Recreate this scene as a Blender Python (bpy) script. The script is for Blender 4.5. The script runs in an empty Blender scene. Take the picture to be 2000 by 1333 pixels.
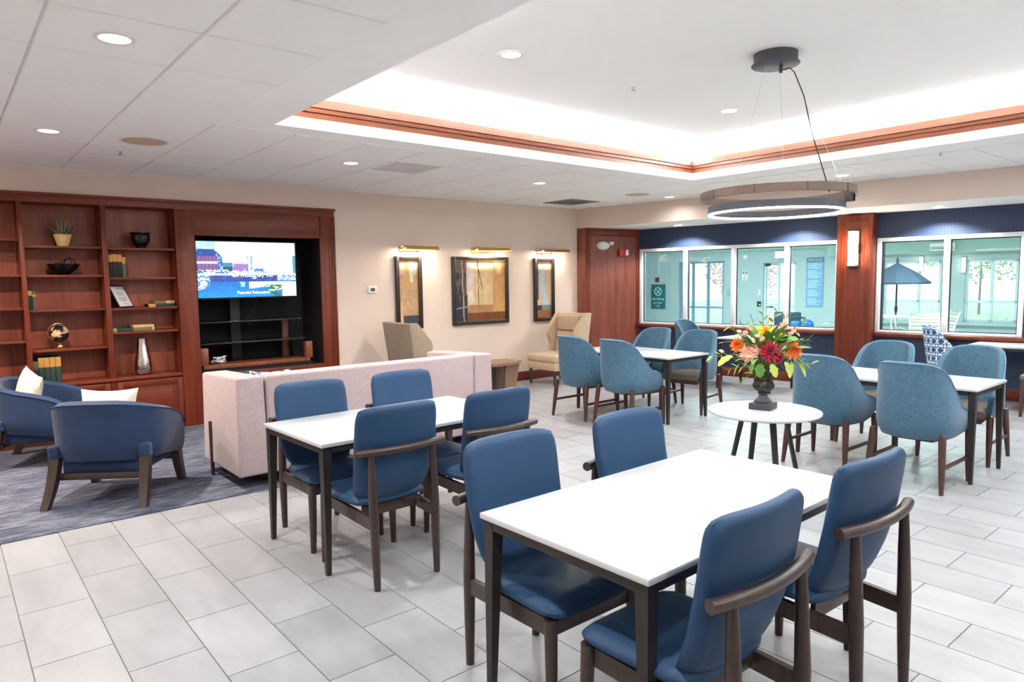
import bpy, bmesh, math, random
from mathutils import Vector, Matrix
random.seed(7)
PI = math.pi
scene = bpy.context.scene
COL = scene.collection

# ------------------------------------------------------------------ camera
YAW, PITCH, ROLL, CAM_H = 0.878326, -0.088269, -0.014096, 1.62
def camera_axes():
    fwd = Vector((math.cos(YAW) * math.cos(PITCH), math.sin(YAW) * math.cos(PITCH), math.sin(PITCH)))
    right = Vector((math.sin(YAW), -math.cos(YAW), 0)); up = right.cross(fwd)
    c, s = math.cos(ROLL), math.sin(ROLL)
    return c * right + s * up, -s * right + c * up, fwd
cr, cu, cf = camera_axes()
cam_data = bpy.data.cameras.new('camera')
cam_data.sensor_width = 36.0
cam_data.sensor_fit = 'HORIZONTAL'
cam_data.lens = 1350.86 * 36.0 / 2000.0
cam_data.clip_start = 0.05
cam = bpy.data.objects.new('camera', cam_data)
COL.objects.link(cam)
cam.matrix_world = Matrix(((cr.x, cu.x, -cf.x, 0), (cr.y, cu.y, -cf.y, 0), (cr.z, cu.z, -cf.z, CAM_H), (0, 0, 0, 1)))
scene.camera = cam

# ------------------------------------------------------------------ world, exposure
world = bpy.data.worlds.new('overcast_sky')
scene.world = world
world.use_nodes = True
wn = world.node_tree.nodes['Background']
wn.inputs[0].default_value = (0.86, 0.93, 1.0, 1)
wn.inputs[1].default_value = 2.3
scene.view_settings.view_transform = 'Standard'
scene.view_settings.look = 'None'
scene.view_settings.gamma = 1.0
scene.view_settings.use_curve_mapping = False
scene.view_settings.exposure = 0.42
scene.cycles.use_denoising = True
scene.cycles.max_bounces = 8
scene.cycles.diffuse_bounces = 5
scene.cycles.glossy_bounces = 3
scene.cycles.transparent_max_bounces = 12
scene.cycles.sample_clamp_indirect = 0.0
scene.cycles.caustics_reflective = False
scene.cycles.caustics_refractive = False
DOWNLIGHT_W = 23.0
COVE_W = 112.0

def area_light(name, loc, size, power, color, direction=(0, 0, -1), shape='DISK', size_y=None, parent=None, spread=PI):
    d = bpy.data.lights.new(name, 'AREA')
    d.shape = shape; d.size = size; d.energy = power; d.color = color; d.spread = spread
    if size_y: d.size_y = size_y
    o = bpy.data.objects.new(name, d); COL.objects.link(o)
    o.rotation_euler = Vector(direction).to_track_quat('-Z', 'X').to_euler()
    o.location = loc
    if parent: o.parent = parent
    return o

# ------------------------------------------------------------------ materials
def C(r, g, b):
    f = lambda v: (v / 255 / 12.92) if v / 255 <= 0.04045 else ((v / 255 + 0.055) / 1.055) ** 2.4
    return (f(r), f(g), f(b), 1)
def mulc(c, k): return (min(1, c[0] * k), min(1, c[1] * k), min(1, c[2] * k), 1)

def new_mat(name):
    m = bpy.data.materials.new(name); m.use_nodes = True
    nt = m.node_tree; bs = nt.nodes['Principled BSDF']
    return m, nt, bs

def coords(nt, scale=(1, 1, 1), kind='Object'):
    tc = nt.nodes.new('ShaderNodeTexCoord'); mp = nt.nodes.new('ShaderNodeMapping')
    if kind == 'World':
        g = nt.nodes.new('ShaderNodeNewGeometry'); nt.links.new(g.outputs['Position'], mp.inputs[0])
    else:
        nt.links.new(tc.outputs[kind], mp.inputs[0])
    mp.inputs['Scale'].default_value = scale
    return mp.outputs[0]

def noise(nt, vec, scale, detail=3, rough=0.5):
    n = nt.nodes.new('ShaderNodeTexNoise'); nt.links.new(vec, n.inputs['Vector'])
    n.inputs['Scale'].default_value = scale; n.inputs['Detail'].default_value = detail; n.inputs['Roughness'].default_value = rough
    return n.outputs['Fac']

def ramp(nt, fac, stops):
    r = nt.nodes.new('ShaderNodeValToRGB'); nt.links.new(fac, r.inputs[0])
    e = r.color_ramp.elements
    while len(e) < len(stops): e.new(0.5)
    for el, (p, c) in zip(e, stops): el.position = p; el.color = c
    return r.outputs[0]

def bump(nt, bs, h, strength, dist=0.002):
    b = nt.nodes.new('ShaderNodeBump'); nt.links.new(h, b.inputs['Height'])
    b.inputs['Strength'].default_value = strength; b.inputs['Distance'].default_value = dist
    nt.links.new(b.outputs[0], bs.inputs['Normal'])

def pm(name, col, rough=0.5, metal=0.0, var=0.08, vscale=6, bmp=0, bscale=150, stretch=(1, 1, 1), sheen=0, spec=0.5, kind='Object', coat=0):
    m, nt, bs = new_mat(name)
    v = coords(nt, stretch, kind)
    n = noise(nt, v, vscale)
    c = ramp(nt, n, [(0.25, mulc(col, 1 - var)), (0.75, mulc(col, 1 + var))])
    nt.links.new(c, bs.inputs['Base Color'])
    bs.inputs['Roughness'].default_value = rough; bs.inputs['Metallic'].default_value = metal
    bs.inputs['Specular IOR Level'].default_value = spec
    if sheen: bs.inputs['Sheen Weight'].default_value = sheen; bs.inputs['Sheen Roughness'].default_value = 0.4
    if coat: bs.inputs['Coat Weight'].default_value = coat; bs.inputs['Coat Roughness'].default_value = 0.15
    if bmp: bump(nt, bs, noise(nt, v, bscale, 2), bmp)
    return m

def wood(name, dark, light, grain=(14, 14, 0.9), rough=0.35, coat=0.15, kind='World', spec=0.5):
    m, nt, bs = new_mat(name)
    v = coords(nt, grain, kind)
    n1 = noise(nt, v, 1.6, 5, 0.6)
    n2 = noise(nt, coords(nt, tuple(g * 7 for g in grain), kind), 1.5, 3, 0.5)
    mx = nt.nodes.new('ShaderNodeMath'); mx.operation = 'MULTIPLY_ADD'
    nt.links.new(n2, mx.inputs[0]); mx.inputs[1].default_value = 0.35; nt.links.new(n1, mx.inputs[2])
    c = ramp(nt, mx.outputs[0], [(0.35, dark), (0.6, tuple((a + b) / 2 for a, b in zip(dark, light))), (0.9, light)])
    nt.links.new(c, bs.inputs['Base Color'])
    bs.inputs['Roughness'].default_value = rough; bs.inputs['Specular IOR Level'].default_value = spec
    bs.inputs['Coat Weight'].default_value = coat; bs.inputs['Coat Roughness'].default_value = 0.25
    bump(nt, bs, n2, 0.08, 0.001)
    return m

def woven(name, c1, c2, scale=260, rough=0.9, sheen=0.2):
    m, nt, bs = new_mat(name)
    a = noise(nt, coords(nt, (1, 1, 0.12)), scale, 2)
    b = noise(nt, coords(nt, (0.12, 0.12, 1)), scale, 2)
    big = noise(nt, coords(nt), 14, 3)
    ad = nt.nodes.new('ShaderNodeMath'); ad.operation = 'ADD'; nt.links.new(a, ad.inputs[0]); nt.links.new(b, ad.inputs[1])
    ad2 = nt.nodes.new('ShaderNodeMath'); ad2.operation = 'MULTIPLY_ADD'
    nt.links.new(big, ad2.inputs[0]); ad2.inputs[1].default_value = 0.25; nt.links.new(ad.outputs[0], ad2.inputs[2])
    c = ramp(nt, ad2.outputs[0], [(0.0, c1), (0.85, c1), (1.0, c2)])
    ramp_node = c.node; ramp_node.color_ramp.elements[1].position = 0.92
    mr = nt.nodes.new('ShaderNodeMapRange'); mr.inputs['From Min'].default_value = 0.75; mr.inputs['From Max'].default_value = 1.5
    nt.links.new(ad2.outputs[0], mr.inputs['Value'])
    mixc = nt.nodes.new('ShaderNodeMix'); mixc.data_type = 'RGBA'
    nt.links.new(mr.outputs[0], mixc.inputs['Factor']); mixc.inputs['A'].default_value = c1; mixc.inputs['B'].default_value = c2
    nt.links.new(mixc.outputs['Result'], bs.inputs['Base Color'])
    bs.inputs['Roughness'].default_value = rough; bs.inputs['Sheen Weight'].default_value = sheen
    bump(nt, bs, ad.outputs[0], 0.25, 0.0015)
    return m

def emit(name, col, strength):
    m, nt, bs = new_mat(name)
    bs.inputs['Base Color'].default_value = (0.8, 0.8, 0.8, 1)
    bs.inputs['Emission Color'].default_value = col; bs.inputs['Emission Strength'].default_value = strength
    n = noise(nt, coords(nt), 30, 1)
    r = ramp(nt, n, [(0.0, mulc(col, 0.97)), (1.0, col)]); nt.links.new(r, bs.inputs['Emission Color'])
    return m

def glass_pane(name, tint, ior=1.35):
    m, nt, bs = new_mat(name)
    nt.nodes.remove(bs)
    out = nt.nodes['Material Output']
    t = nt.nodes.new('ShaderNodeBsdfTransparent'); t.inputs[0].default_value = tint
    g = nt.nodes.new('ShaderNodeBsdfGlossy'); g.inputs['Roughness'].default_value = 0.02
    fr = nt.nodes.new('ShaderNodeFresnel'); fr.inputs[0].default_value = ior
    mx = nt.nodes.new('ShaderNodeMixShader')
    nt.links.new(fr.outputs[0], mx.inputs[0]); nt.links.new(t.outputs[0], mx.inputs[1]); nt.links.new(g.outputs[0], mx.inputs[2])
    nt.links.new(mx.outputs[0], out.inputs[0])
    return m

def attr_mat(name, rough=0.5, emission=0.0):
    m, nt, bs = new_mat(name)
    a = nt.nodes.new('ShaderNodeVertexColor'); a.layer_name = 'paint'
    nt.links.new(a.outputs[0], bs.inputs['Base Color']); bs.inputs['Roughness'].default_value = rough
    if emission:
        bs.inputs['Base Color'].default_value = (0, 0, 0, 1); nt.links.remove(bs.inputs['Base Color'].links[0])
        nt.links.new(a.outputs[0], bs.inputs['Emission Color']); bs.inputs['Emission Strength'].default_value = emission
    return m

def tile_mat():
    m, nt, bs = new_mat('porcelain_tile')
    v = coords(nt, (3.2, 1.0, 1), 'World')
    n1 = noise(nt, v, 1.7, 6, 0.6); n2 = noise(nt, coords(nt, (1, 1, 1), 'World'), 30, 3)
    oi = nt.nodes.new('ShaderNodeObjectInfo')
    ad = nt.nodes.new('ShaderNodeMath'); ad.operation = 'MULTIPLY_ADD'; nt.links.new(oi.outputs['Random'], ad.inputs[0]); ad.inputs[1].default_value = 0.22; nt.links.new(n1, ad.inputs[2])
    ad2 = nt.nodes.new('ShaderNodeMath'); ad2.operation = 'MULTIPLY_ADD'; nt.links.new(n2, ad2.inputs[0]); ad2.inputs[1].default_value = 0.15; nt.links.new(ad.outputs[0], ad2.inputs[2])
    c = ramp(nt, ad2.outputs[0], [(0.3, C(133, 133, 135)), (0.65, C(149, 149, 152)), (1.0, C(163, 163, 166))])
    nt.links.new(c, bs.inputs['Base Color']); bs.inputs['Roughness'].default_value = 0.38; bs.inputs['Specular IOR Level'].default_value = 0.4
    return m

def carpet_mat():
    m, nt, bs = new_mat('patterned_carpet')
    v = coords(nt, (3.4, 20, 1), 'World')
    n1 = noise(nt, v, 1.6, 6, 0.75); n2 = noise(nt, coords(nt, (1, 1, 1), 'World'), 220, 2)
    n3 = noise(nt, coords(nt, (1.2, 2.5, 1), 'World'), 1.4, 2)
    a = nt.nodes.new('ShaderNodeMath'); a.operation = 'MULTIPLY_ADD'; nt.links.new(n2, a.inputs[0]); a.inputs[1].default_value = 0.35; nt.links.new(n1, a.inputs[2])
    b = nt.nodes.new('ShaderNodeMath'); b.operation = 'MULTIPLY_ADD'; nt.links.new(n3, b.inputs[0]); b.inputs[1].default_value = 0.3; nt.links.new(a.outputs[0], b.inputs[2])
    c = ramp(nt, b.outputs[0], [(0.60, C(30, 37, 60)), (0.76, C(60, 67, 90)), (0.88, C(98, 102, 116)), (1.0, C(132, 134, 142))])
    nt.links.new(c, bs.inputs['Base Color']); bs.inputs['Roughness'].default_value = 0.95
    bump(nt, bs, n2, 0.4, 0.003)
    return m

def star_pattern_mat(name, base, line):
    """white line lattice of triangles on blue cloth"""
    m, nt, bs = new_mat(name)
    tc = nt.nodes.new('ShaderNodeTexCoord'); sp = nt.nodes.new('ShaderNodeSeparateXYZ'); nt.links.new(tc.outputs['Object'], sp.inputs[0])
    def M_(op, a, b=None, c=None):
        n = nt.nodes.new('ShaderNodeMath'); n.operation = op
        for i, x in enumerate((a, b, c)):
            if x is None: continue
            if isinstance(x, (int, float)): n.inputs[i].default_value = x
            else: nt.links.new(x, n.inputs[i])
        return n.outputs[0]
    h = M_('ADD', sp.outputs[0], sp.outputs[1]); z = sp.outputs[2]
    def lines(ca, cb, p, w):
        t = M_('ADD', M_('MULTIPLY', h, ca), M_('MULTIPLY', z, cb))
        f = M_('ABSOLUTE', M_('SUBTRACT', M_('FRACT', M_('DIVIDE', t, p)), 0.5))
        return M_('LESS_THAN', f, w)
    k = 0.0
    parts = [lines(1, 0, .11, .045), lines(0, 1, .11, .045), lines(.707, .707, .0778, .05), lines(.707, -.707, .0778, .05)]
    s = M_('MAXIMUM', M_('MAXIMUM', parts[0], parts[1]), M_('MAXIMUM', parts[2], parts[3]))
    mx = nt.nodes.new('ShaderNodeMix'); mx.data_type = 'RGBA'; nt.links.new(s, mx.inputs['Factor'])
    mx.inputs['A'].default_value = base; mx.inputs['B'].default_value = line
    nt.links.new(mx.outputs['Result'], bs.inputs['Base Color']); bs.inputs['Roughness'].default_value = 0.85
    return m

def navy_wall_mat():
    m, nt, bs = new_mat('navy_wallcovering')
    tc = nt.nodes.new('ShaderNodeTexCoord')
    ck = nt.nodes.new('ShaderNodeTexChecker'); mp = nt.nodes.new('ShaderNodeMapping'); mp.inputs['Rotation'].default_value = (0, PI / 4, 0)
    nt.links.new(tc.outputs['Object'], mp.inputs[0]); nt.links.new(mp.outputs[0], ck.inputs[0])
    ck.inputs['Scale'].default_value = 36
    ck.inputs[1].default_value = C(36, 52, 80); ck.inputs[2].default_value = C(45, 63, 93)
    nt.links.new(ck.outputs[0], bs.inputs['Base Color']); bs.inputs['Roughness'].default_value = 0.55
    bump(nt, bs, ck.outputs[1], 0.25, 0.002)
    return m

M = {}
M['leather'] = pm('blue_leather', C(37, 66, 99), 0.5, var=0.05, vscale=5, bmp=0.12, bscale=420, spec=0.3)
M['dark_wood'] = wood('walnut_stained_wood', C(34, 24, 22), C(66, 47, 42), (40, 40, 3), 0.4, kind='Object')
M['brown_wood'] = wood('brown_stained_wood', C(48, 27, 22), C(84, 50, 41), (40, 40, 3), 0.4, kind='Object')
M['teal'] = woven('blue_tweed', C(37, 76, 103), C(84, 120, 142))
M['teal_pipe'] = pm('blue_tweed_piping', C(96, 132, 154), 0.85)
M['taupe_vinyl'] = pm('taupe_vinyl', C(118, 106, 94), 0.5)
M['black_metal'] = pm('black_brown_metal', C(48, 42, 40), 0.42, 0.3, var=0.05)
M['white_top'] = pm('white_laminate', C(198, 198, 200), 0.22, var=0.01, spec=0.5)
M['velvet'] = pm('blue_velvet', C(22, 48, 84), 0.75, var=0.22, vscale=7, sheen=0.25, bmp=0.1)
M['piping_navy'] = pm('navy_piping', C(28, 56, 96), 0.7)
M['cream'] = woven('cream_weave', C(222, 208, 190), C(244, 236, 224), 300)
M['mauve'] = woven('mauve_weave', C(157, 137, 139), C(187, 168, 168), 240)
M['beige_up'] = woven('beige_upholstery', C(172, 146, 120), C(204, 180, 152), 300)
M['taupe_up'] = woven('taupe_upholstery', C(128, 112, 96), C(160, 142, 124), 300)
M['cherry'] = wood('cherry_panel', C(76, 24, 12), C(126, 56, 32), (9, 9, 0.7), 0.4, .05, kind='World', spec=.35)
M['cherry_x'] = wood('cherry_rail', C(76, 24, 12), C(126, 56, 32), (0.7, 9, 9), 0.4, .05, kind='World', spec=.35)
M['cherry_dark'] = wood('dark_cherry_panel', C(92, 40, 30), C(142, 80, 64), (6, 6, 0.5), 0.38, .1, kind='World')
M['cherry_back'] = wood('cherry_back_panel', C(96, 40, 26), C(172, 92, 66), (4.5, 4.5, 0.35), 0.4, .05, kind='World', spec=.4)
M['crown'] = wood('crown_wood', C(106, 50, 30), C(150, 84, 54), (1.2, 1.2, 12), 0.35, kind='World')
M['wall'] = pm('beige_wallcovering', C(222, 204, 190), 0.8, var=0.02, vscale=3, bmp=0.12, bscale=120, kind='World')
M['white_paint'] = pm('white_ceiling_paint', C(246, 246, 245), 0.85, var=0.008, kind='World')
M['ceil_tile'] = pm('mineral_tile', C(244, 244, 242), 0.9, var=0.012, vscale=40, bmp=0.15, bscale=260, kind='World')
M['grid'] = pm('grid_metal', C(222, 218, 214), 0.6)
M['grout'] = pm('grout', C(138, 137, 137), 0.85)
M['tile'] = tile_mat()
M['carpet'] = carpet_mat()
M['navy'] = navy_wall_mat()
M['white_frame'] = pm('white_frame_paint', C(240, 240, 242), 0.4, var=0.01)
M['gasket'] = pm('dark_gasket', C(40, 44, 60), 0.6)
M['mint'] = pm('mint_wall', C(180, 194, 197), 0.75, var=0.015, kind='World')
M['mint_dark'] = pm('green_wall', C(158, 184, 174), 0.75, var=0.02, kind='World')
M['glass'] = glass_pane('window_glass', (0.80, 0.93, 0.92, 1))
M['clear'] = glass_pane('clear_glass', (0.95, 0.97, 0.97, 1))
M['art_glass'] = glass_pane('picture_glass', (0.98, 0.98, 0.98, 1), 1.14)
M['brass'] = pm('polished_brass', C(212, 172, 84), 0.18, 1.0, var=0.03)
M['gold'] = pm('gold_metal', C(214, 170, 110), 0.25, 1.0)
M['black'] = pm('black_satin', C(18, 18, 20), 0.45, var=0.1)
M['black_gloss'] = pm('black_gloss', C(12, 12, 14), 0.12, var=0.1)
M['alcove'] = pm('black_alcove', C(16, 15, 17), 0.8, var=0.1)
M['white_plastic'] = pm('white_plastic', C(232, 230, 226), 0.4, var=0.01)
M['lamp_on'] = emit('lamp_diffuser', (1, 0.97, 0.93, 1), 9)
M['pendant_on'] = emit('pendant_diffuser', (1, 0.95, 0.92, 1), 8)
M['sconce_on'] = emit('sconce_diffuser', (1, 0.84, 0.62, 1), 8)
M['sconce_hot'] = emit('bright_sconce_diffuser', (1, 0.74, 0.46, 1), 26)
M['bronze'] = pm('bronze_band', C(96, 80, 70), 0.42, 0.6, var=0.12, vscale=4)
M['slate_metal'] = pm('slate_metal', C(66, 68, 76), 0.5, 0.3)
M['charcoal'] = pm('charcoal_metal', C(52, 50, 54), 0.5, 0.3)
M['steel'] = pm('brushed_steel', C(190, 190, 192), 0.3, 1.0)
M['red'] = pm('red_plastic', C(190, 40, 40), 0.4)
M['speaker'] = pm('beige_speaker_cloth', C(200, 176, 150), 0.8)
M['vent'] = pm('vent_metal', C(150, 138, 128), 0.5, 0.2)
M['vent_dark'] = pm('vent_dark', C(70, 64, 60), 0.7)

# ------------------------------------------------------------------ mesh helpers
class MB:
    def __init__(self): self.bm = bmesh.new(); self.mi = 0
    def _f(self, vs):
        try:
            f = self.bm.faces.new(vs); f.material_index = self.mi; return f
        except ValueError: return None
    def V(self, p): return self.bm.verts.new(p)
    def box(self, x0, x1, y0, y1, z0, z1, b=0.0, seg=2, T=None):
        r = bmesh.ops.create_cube(self.bm, size=1.0)
        vs = r['verts']
        for v in vs:
            v.co = Vector(((x0 + x1) / 2 + v.co.x * (x1 - x0), (y0 + y1) / 2 + v.co.y * (y1 - y0), (z0 + z1) / 2 + v.co.z * (z1 - z0)))
            if T is not None: v.co = T @ v.co
        fs = {f for v in vs for f in v.link_faces}
        for f in fs: f.material_index = self.mi
        if b:
            b = min(b, 0.49 * min(abs(x1 - x0), abs(y1 - y0), abs(z1 - z0)))
            es = list({e for v in vs for e in v.link_edges})
            bmesh.ops.bevel(self.bm, geom=es, offset=b, segments=seg, profile=0.5, affect='EDGES')
        return self
    def hexa(self, lo, hi):
        """lo, hi: four points each"""
        a = [self.V(p) for p in lo]; c = [self.V(p) for p in hi]; n = len(a)
        self._f(a[::-1]); self._f(c)
        for i in range(n): self._f([a[i], a[(i + 1) % n], c[(i + 1) % n], c[i]])
        return self
    def prism(self, poly, h0, h1, mp):
        return self.hexa([mp(u, v, h0) for u, v in poly], [mp(u, v, h1) for u, v in poly])
    def tube(self, pts, rads, n=10, cap=True, flat=1.0):
        pts = [Vector(p) for p in pts]
        if isinstance(rads, (int, float)): rads = [rads] * len(pts)
        ref = None; rings = []
        for i, p in enumerate(pts):
            t = (pts[min(i + 1, len(pts) - 1)] - pts[max(i - 1, 0)]).normalized()
            if ref is None:
                ref = Vector((1, 0, 0)) if abs(t.x) < 0.9 else Vector((0, 1, 0))
            a = (ref - t * ref.dot(t)).normalized(); bb = t.cross(a); ref = a
            rings.append([self.V(p + rads[i] * (a * math.cos(2 * PI * k / n) + bb * flat * math.sin(2 * PI * k / n))) for k in range(n)])
        for r0, r1 in zip(rings, rings[1:]):
            for k in range(n): self._f([r0[k], r0[(k + 1) % n], r1[(k + 1) % n], r1[k]])
        if cap: self._f(rings[0][::-1]); self._f(rings[-1])
        return self
    def lathe(self, prof, n=24, c=(0, 0, 0), flute=0, fdepth=0.0):
        rings = []
        for r, z in prof:
            rings.append([self.V((c[0] + (r * (1 + (fdepth * math.cos(flute * 2 * PI * k / n) if flute else 0))) * math.cos(2 * PI * k / n),
                                  c[1] + (r * (1 + (fdepth * math.cos(flute * 2 * PI * k / n) if flute else 0))) * math.sin(2 * PI * k / n), c[2] + z)) for k in range(n)])
        for r0, r1 in zip(rings, rings[1:]):
            for k in range(n): self._f([r0[k], r0[(k + 1) % n], r1[(k + 1) % n], r1[k]])
        self._f(rings[0][::-1]); self._f(rings[-1])
        return self
    def cyl(self, c, r, z0, z1, n=24): return self.lathe([(r, z0), (r, z1)], n, c)
    def ringz(self, c, ro, ri, z0, z1, n=64):
        R = [[self.V((c[0] + r * math.cos(2 * PI * k / n), c[1] + r * math.sin(2 * PI * k / n), z)) for k in range(n)] for r, z in ((ro, z0), (ro, z1), (ri, z1), (ri, z0))]
        for j in range(4):
            for k in range(n): self._f([R[j][k], R[j][(k + 1) % n], R[(j + 1) % 4][(k + 1) % n], R[(j + 1) % 4][k]])
        return self
    def torus(self, c, R, r, nrm=(0, 0, 1), n=24, m=8):
        q = Vector((0, 0, 1)).rotation_difference(Vector(nrm).normalized())
        rings = [[self.V(Vector(c) + q @ Vector(((R + r * math.cos(2 * PI * j / m)) * math.cos(2 * PI * k / n), (R + r * math.cos(2 * PI * j / m)) * math.sin(2 * PI * k / n), r * math.sin(2 * PI * j / m)))) for j in range(m)] for k in range(n)]
        for k in range(n):
            for j in range(m): self._f([rings[k][j], rings[(k + 1) % n][j], rings[(k + 1) % n][(j + 1) % m], rings[k][(j + 1) % m]])
        return self
    def sphere(self, c, r, sc=(1, 1, 1), u=20, v=12):
        rr = bmesh.ops.create_uvsphere(self.bm, u_segments=u, v_segments=v, radius=r)
        for vv in rr['verts']:
            vv.co = Vector((c[0] + vv.co.x * sc[0], c[1] + vv.co.y * sc[1], c[2] + vv.co.z * sc[2]))
        for f in {f for vv in rr['verts'] for f in vv.link_faces}: f.material_index = self.mi
        return self
    def surf(self, rows, close=False):
        g = [[self.V(p) for p in r] for r in rows]
        n = len(g[0])
        for a, b in zip(g, g[1:]):
            for k in range(n if close else n - 1): self._f([a[k], a[(k + 1) % n], b[(k + 1) % n], b[k]])
        return g
    def build(self, name, mats, parent=None, angle=40, kind=None, world=True, link=True):
        if not isinstance(mats, (list, tuple)): mats = [mats]
        me = bpy.data.meshes.new(name)
        bmesh.ops.recalc_face_normals(self.bm, faces=self.bm.faces[:])
        self.bm.to_mesh(me); self.bm.free()
        for mt in mats: me.materials.append(mt)
        if angle:
            for p in me.polygons: p.use_smooth = True
            me.set_sharp_from_angle(angle=math.radians(angle))
        o = bpy.data.objects.new(name, me); COL.objects.link(o)
        if parent is not None: o.parent = parent
        if kind: o['kind'] = kind
        return o

def empty(name, label, cat, loc=(0, 0, 0), rz=0.0, group=None):
    o = bpy.data.objects.new(name, None); COL.objects.link(o)
    o.empty_display_size = 0.1
    o.location = loc; o.rotation_euler = (0, 0, rz)
    o['label'] = label; o['category'] = cat
    if group: o['group'] = group
    return o
def tag(o, label, cat, group=None):
    o['label'] = label; o['category'] = cat
    if group: o['group'] = group
    return o
def struct(o): o['kind'] = 'structure'; return o
def kids(o): return [c for c in o.children]
def dup(root, loc, rz, label, group=None, swap=None):
    def cp(o, par):
        c = o.copy(); COL.objects.link(c)
        if par is not None: c.parent = par
        if swap and o.type == 'MESH' and o.data.materials and o.data.materials[0] in swap:
            c.data = o.data.copy()
            for i, mt in enumerate(c.data.materials):
                if mt in swap: c.data.materials[i] = swap[mt]
        for ch in list(o.children): cp(ch, c)
        return c
    r = cp(root, None)
    r.location = loc; r.rotation_euler = (0, 0, rz); r['label'] = label
    if group: r['group'] = group
    elif 'group' in r: del r['group']
    return r

def interp(xs, ys, x):
    if x <= xs[0]: return ys[0]
    for i in range(len(xs) - 1):
        if x <= xs[i + 1]:
            t = (x - xs[i]) / (xs[i + 1] - xs[i]); t = t * t * (3 - 2 * t) if False else t
            return ys[i] + (ys[i + 1] - ys[i]) * t
    return ys[-1]

def text(name, body, size, mat, parent, loc, rot, align='CENTER', font_shear=0, extrude=0.0008):
    cu_ = bpy.data.curves.new(name, 'FONT'); cu_.body = body; cu_.size = size; cu_.align_x = align; cu_.align_y = 'CENTER'
    cu_.extrude = extrude; cu_.materials.append(mat); cu_.shear = font_shear
    tmp = bpy.data.objects.new('tmp_text', cu_); COL.objects.link(tmp)
    bpy.context.view_layer.update()
    me = bpy.data.meshes.new_from_object(tmp.evaluated_get(bpy.context.evaluated_depsgraph_get()))
    bpy.data.objects.remove(tmp); bpy.data.curves.remove(cu_)
    me.name = name
    if not me.materials: me.materials.append(mat)
    o = bpy.data.objects.new(name, me); COL.objects.link(o)
    o.parent = parent; o.location = loc; o.rotation_euler = rot
    return o

def painted(name, w, h, nx, ny, fn, mat, parent, loc, flipx=False):
    """flat picture: grid of faces in the xz plane facing -y, coloured by fn(u, v) -> (r, g, b) 0-255, v up"""
    vs = [(i / nx * w - w / 2, 0, j / ny * h - h / 2) for j in range(ny + 1) for i in range(nx + 1)]
    fs = [(j * (nx + 1) + i, j * (nx + 1) + i + 1, (j + 1) * (nx + 1) + i + 1, (j + 1) * (nx + 1) + i) for j in range(ny) for i in range(nx)]
    me = bpy.data.meshes.new(name); me.from_pydata(vs, [], fs)
    ca = me.color_attributes.new('paint', 'FLOAT_COLOR', 'CORNER')
    data = []
    for j in range(ny):
        for i in range(nx):
            c = C(*[max(0, min(255, q)) for q in fn((i + .5) / nx, (j + .5) / ny)])
            data.extend(c * 4)
    ca.data.foreach_set('color', data)
    me.materials.append(mat)
    o = bpy.data.objects.new(name, me); COL.objects.link(o); o.parent = parent; o.location = loc
    return o

def vnoise(seed):
    rnd = random.Random(seed); tab = [[rnd.random() for _ in range(64)] for _ in range(64)]
    def f(x, y):
        xi, yi = math.floor(x), math.floor(y); fx, fy = x - xi, y - yi
        fx = fx * fx * (3 - 2 * fx); fy = fy * fy * (3 - 2 * fy)
        g = lambda a, b: tab[b % 64][a % 64]
        return (g(xi, yi) * (1 - fx) + g(xi + 1, yi) * fx) * (1 - fy) + (g(xi, yi + 1) * (1 - fx) + g(xi + 1, yi + 1) * fx) * fy
    return f

# frame of the angled right-hand wall: local x runs along it, local y goes through it to the pool
WB_ROT = math.atan2(-0.990268, 0.139173)
WB_O = Vector((8.45, 8.42, 0))
WB_U = Vector((0.139173, -0.990268, 0)); WB_N = Vector((0.990268, 0.139173, 0))
def wb(s, d, z=0.0): return WB_O + WB_U * s + WB_N * d + Vector((0, 0, z))
def wb_place(o): o.location = WB_O; o.rotation_euler = (0, 0, WB_ROT); return o
# ================================================================== STRUCTURE
ZC = 2.805
# ---- floor
floor = MB().box(-3.1, 11.2, -3.1, 9.1, -0.05, -0.006).build('floor', M['grout'], angle=0); struct(floor)
TP, TL_ = 0.3075, 0.6155
tiles = []
for k in range(-11, 36):
    x0 = 0.207 + TP * k
    if x0 > 10.55: continue
    off = 2.557 + (TL_ / 2 if k % 2 == 0 else 0)
    for j in range(-10, 11):
        y0 = off + TL_ * j
        if y0 < -3.05 or y0 + TL_ > 8.75: continue
        cx, cy = x0 + TP / 2, y0 + TL_ / 2
        if cy > 5.34 + TL_ / 2 and cx < 4.7: continue
        az = math.degrees(math.atan2(cy, cx)); dist = math.hypot(cx, cy)
        vis = 12.0 < az < 88.5 and dist > 1.9
        tiles.append((0 if vis else 1, dist, x0, y0))
tiles.sort()
def tile_bm(mb, x0, y0):
    g = 0.0018
    mb.hexa([(x0 + g, y0 + g, -0.006), (x0 + TP - g, y0 + g, -0.006), (x0 + TP - g, y0 + TL_ - g, -0.006), (x0 + g, y0 + TL_ - g, -0.006)],
            [(x0 + g + .0008, y0 + g + .0008, 0), (x0 + TP - g - .0008, y0 + g + .0008, 0), (x0 + TP - g - .0008, y0 + TL_ - g - .0008, 0), (x0 + g + .0008, y0 + TL_ - g - .0008, 0)])
t0 = MB(); tile_bm(t0, 0, 0); t0 = t0.build('floor_tile', M['tile'], floor, angle=0)
rest = MB()
for i, (h, d, x0, y0) in enumerate(tiles):
    if i == 0: t0.location = (x0, y0, 0)
    elif i < 298 and h == 0:
        o = t0.copy(); COL.objects.link(o); o.parent = floor; o.location = (x0, y0, 0)
    else: tile_bm(rest, x0, y0)
rest.build('distant_floor_tiles', M['tile'], floor, angle=0, kind='stuff')
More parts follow.
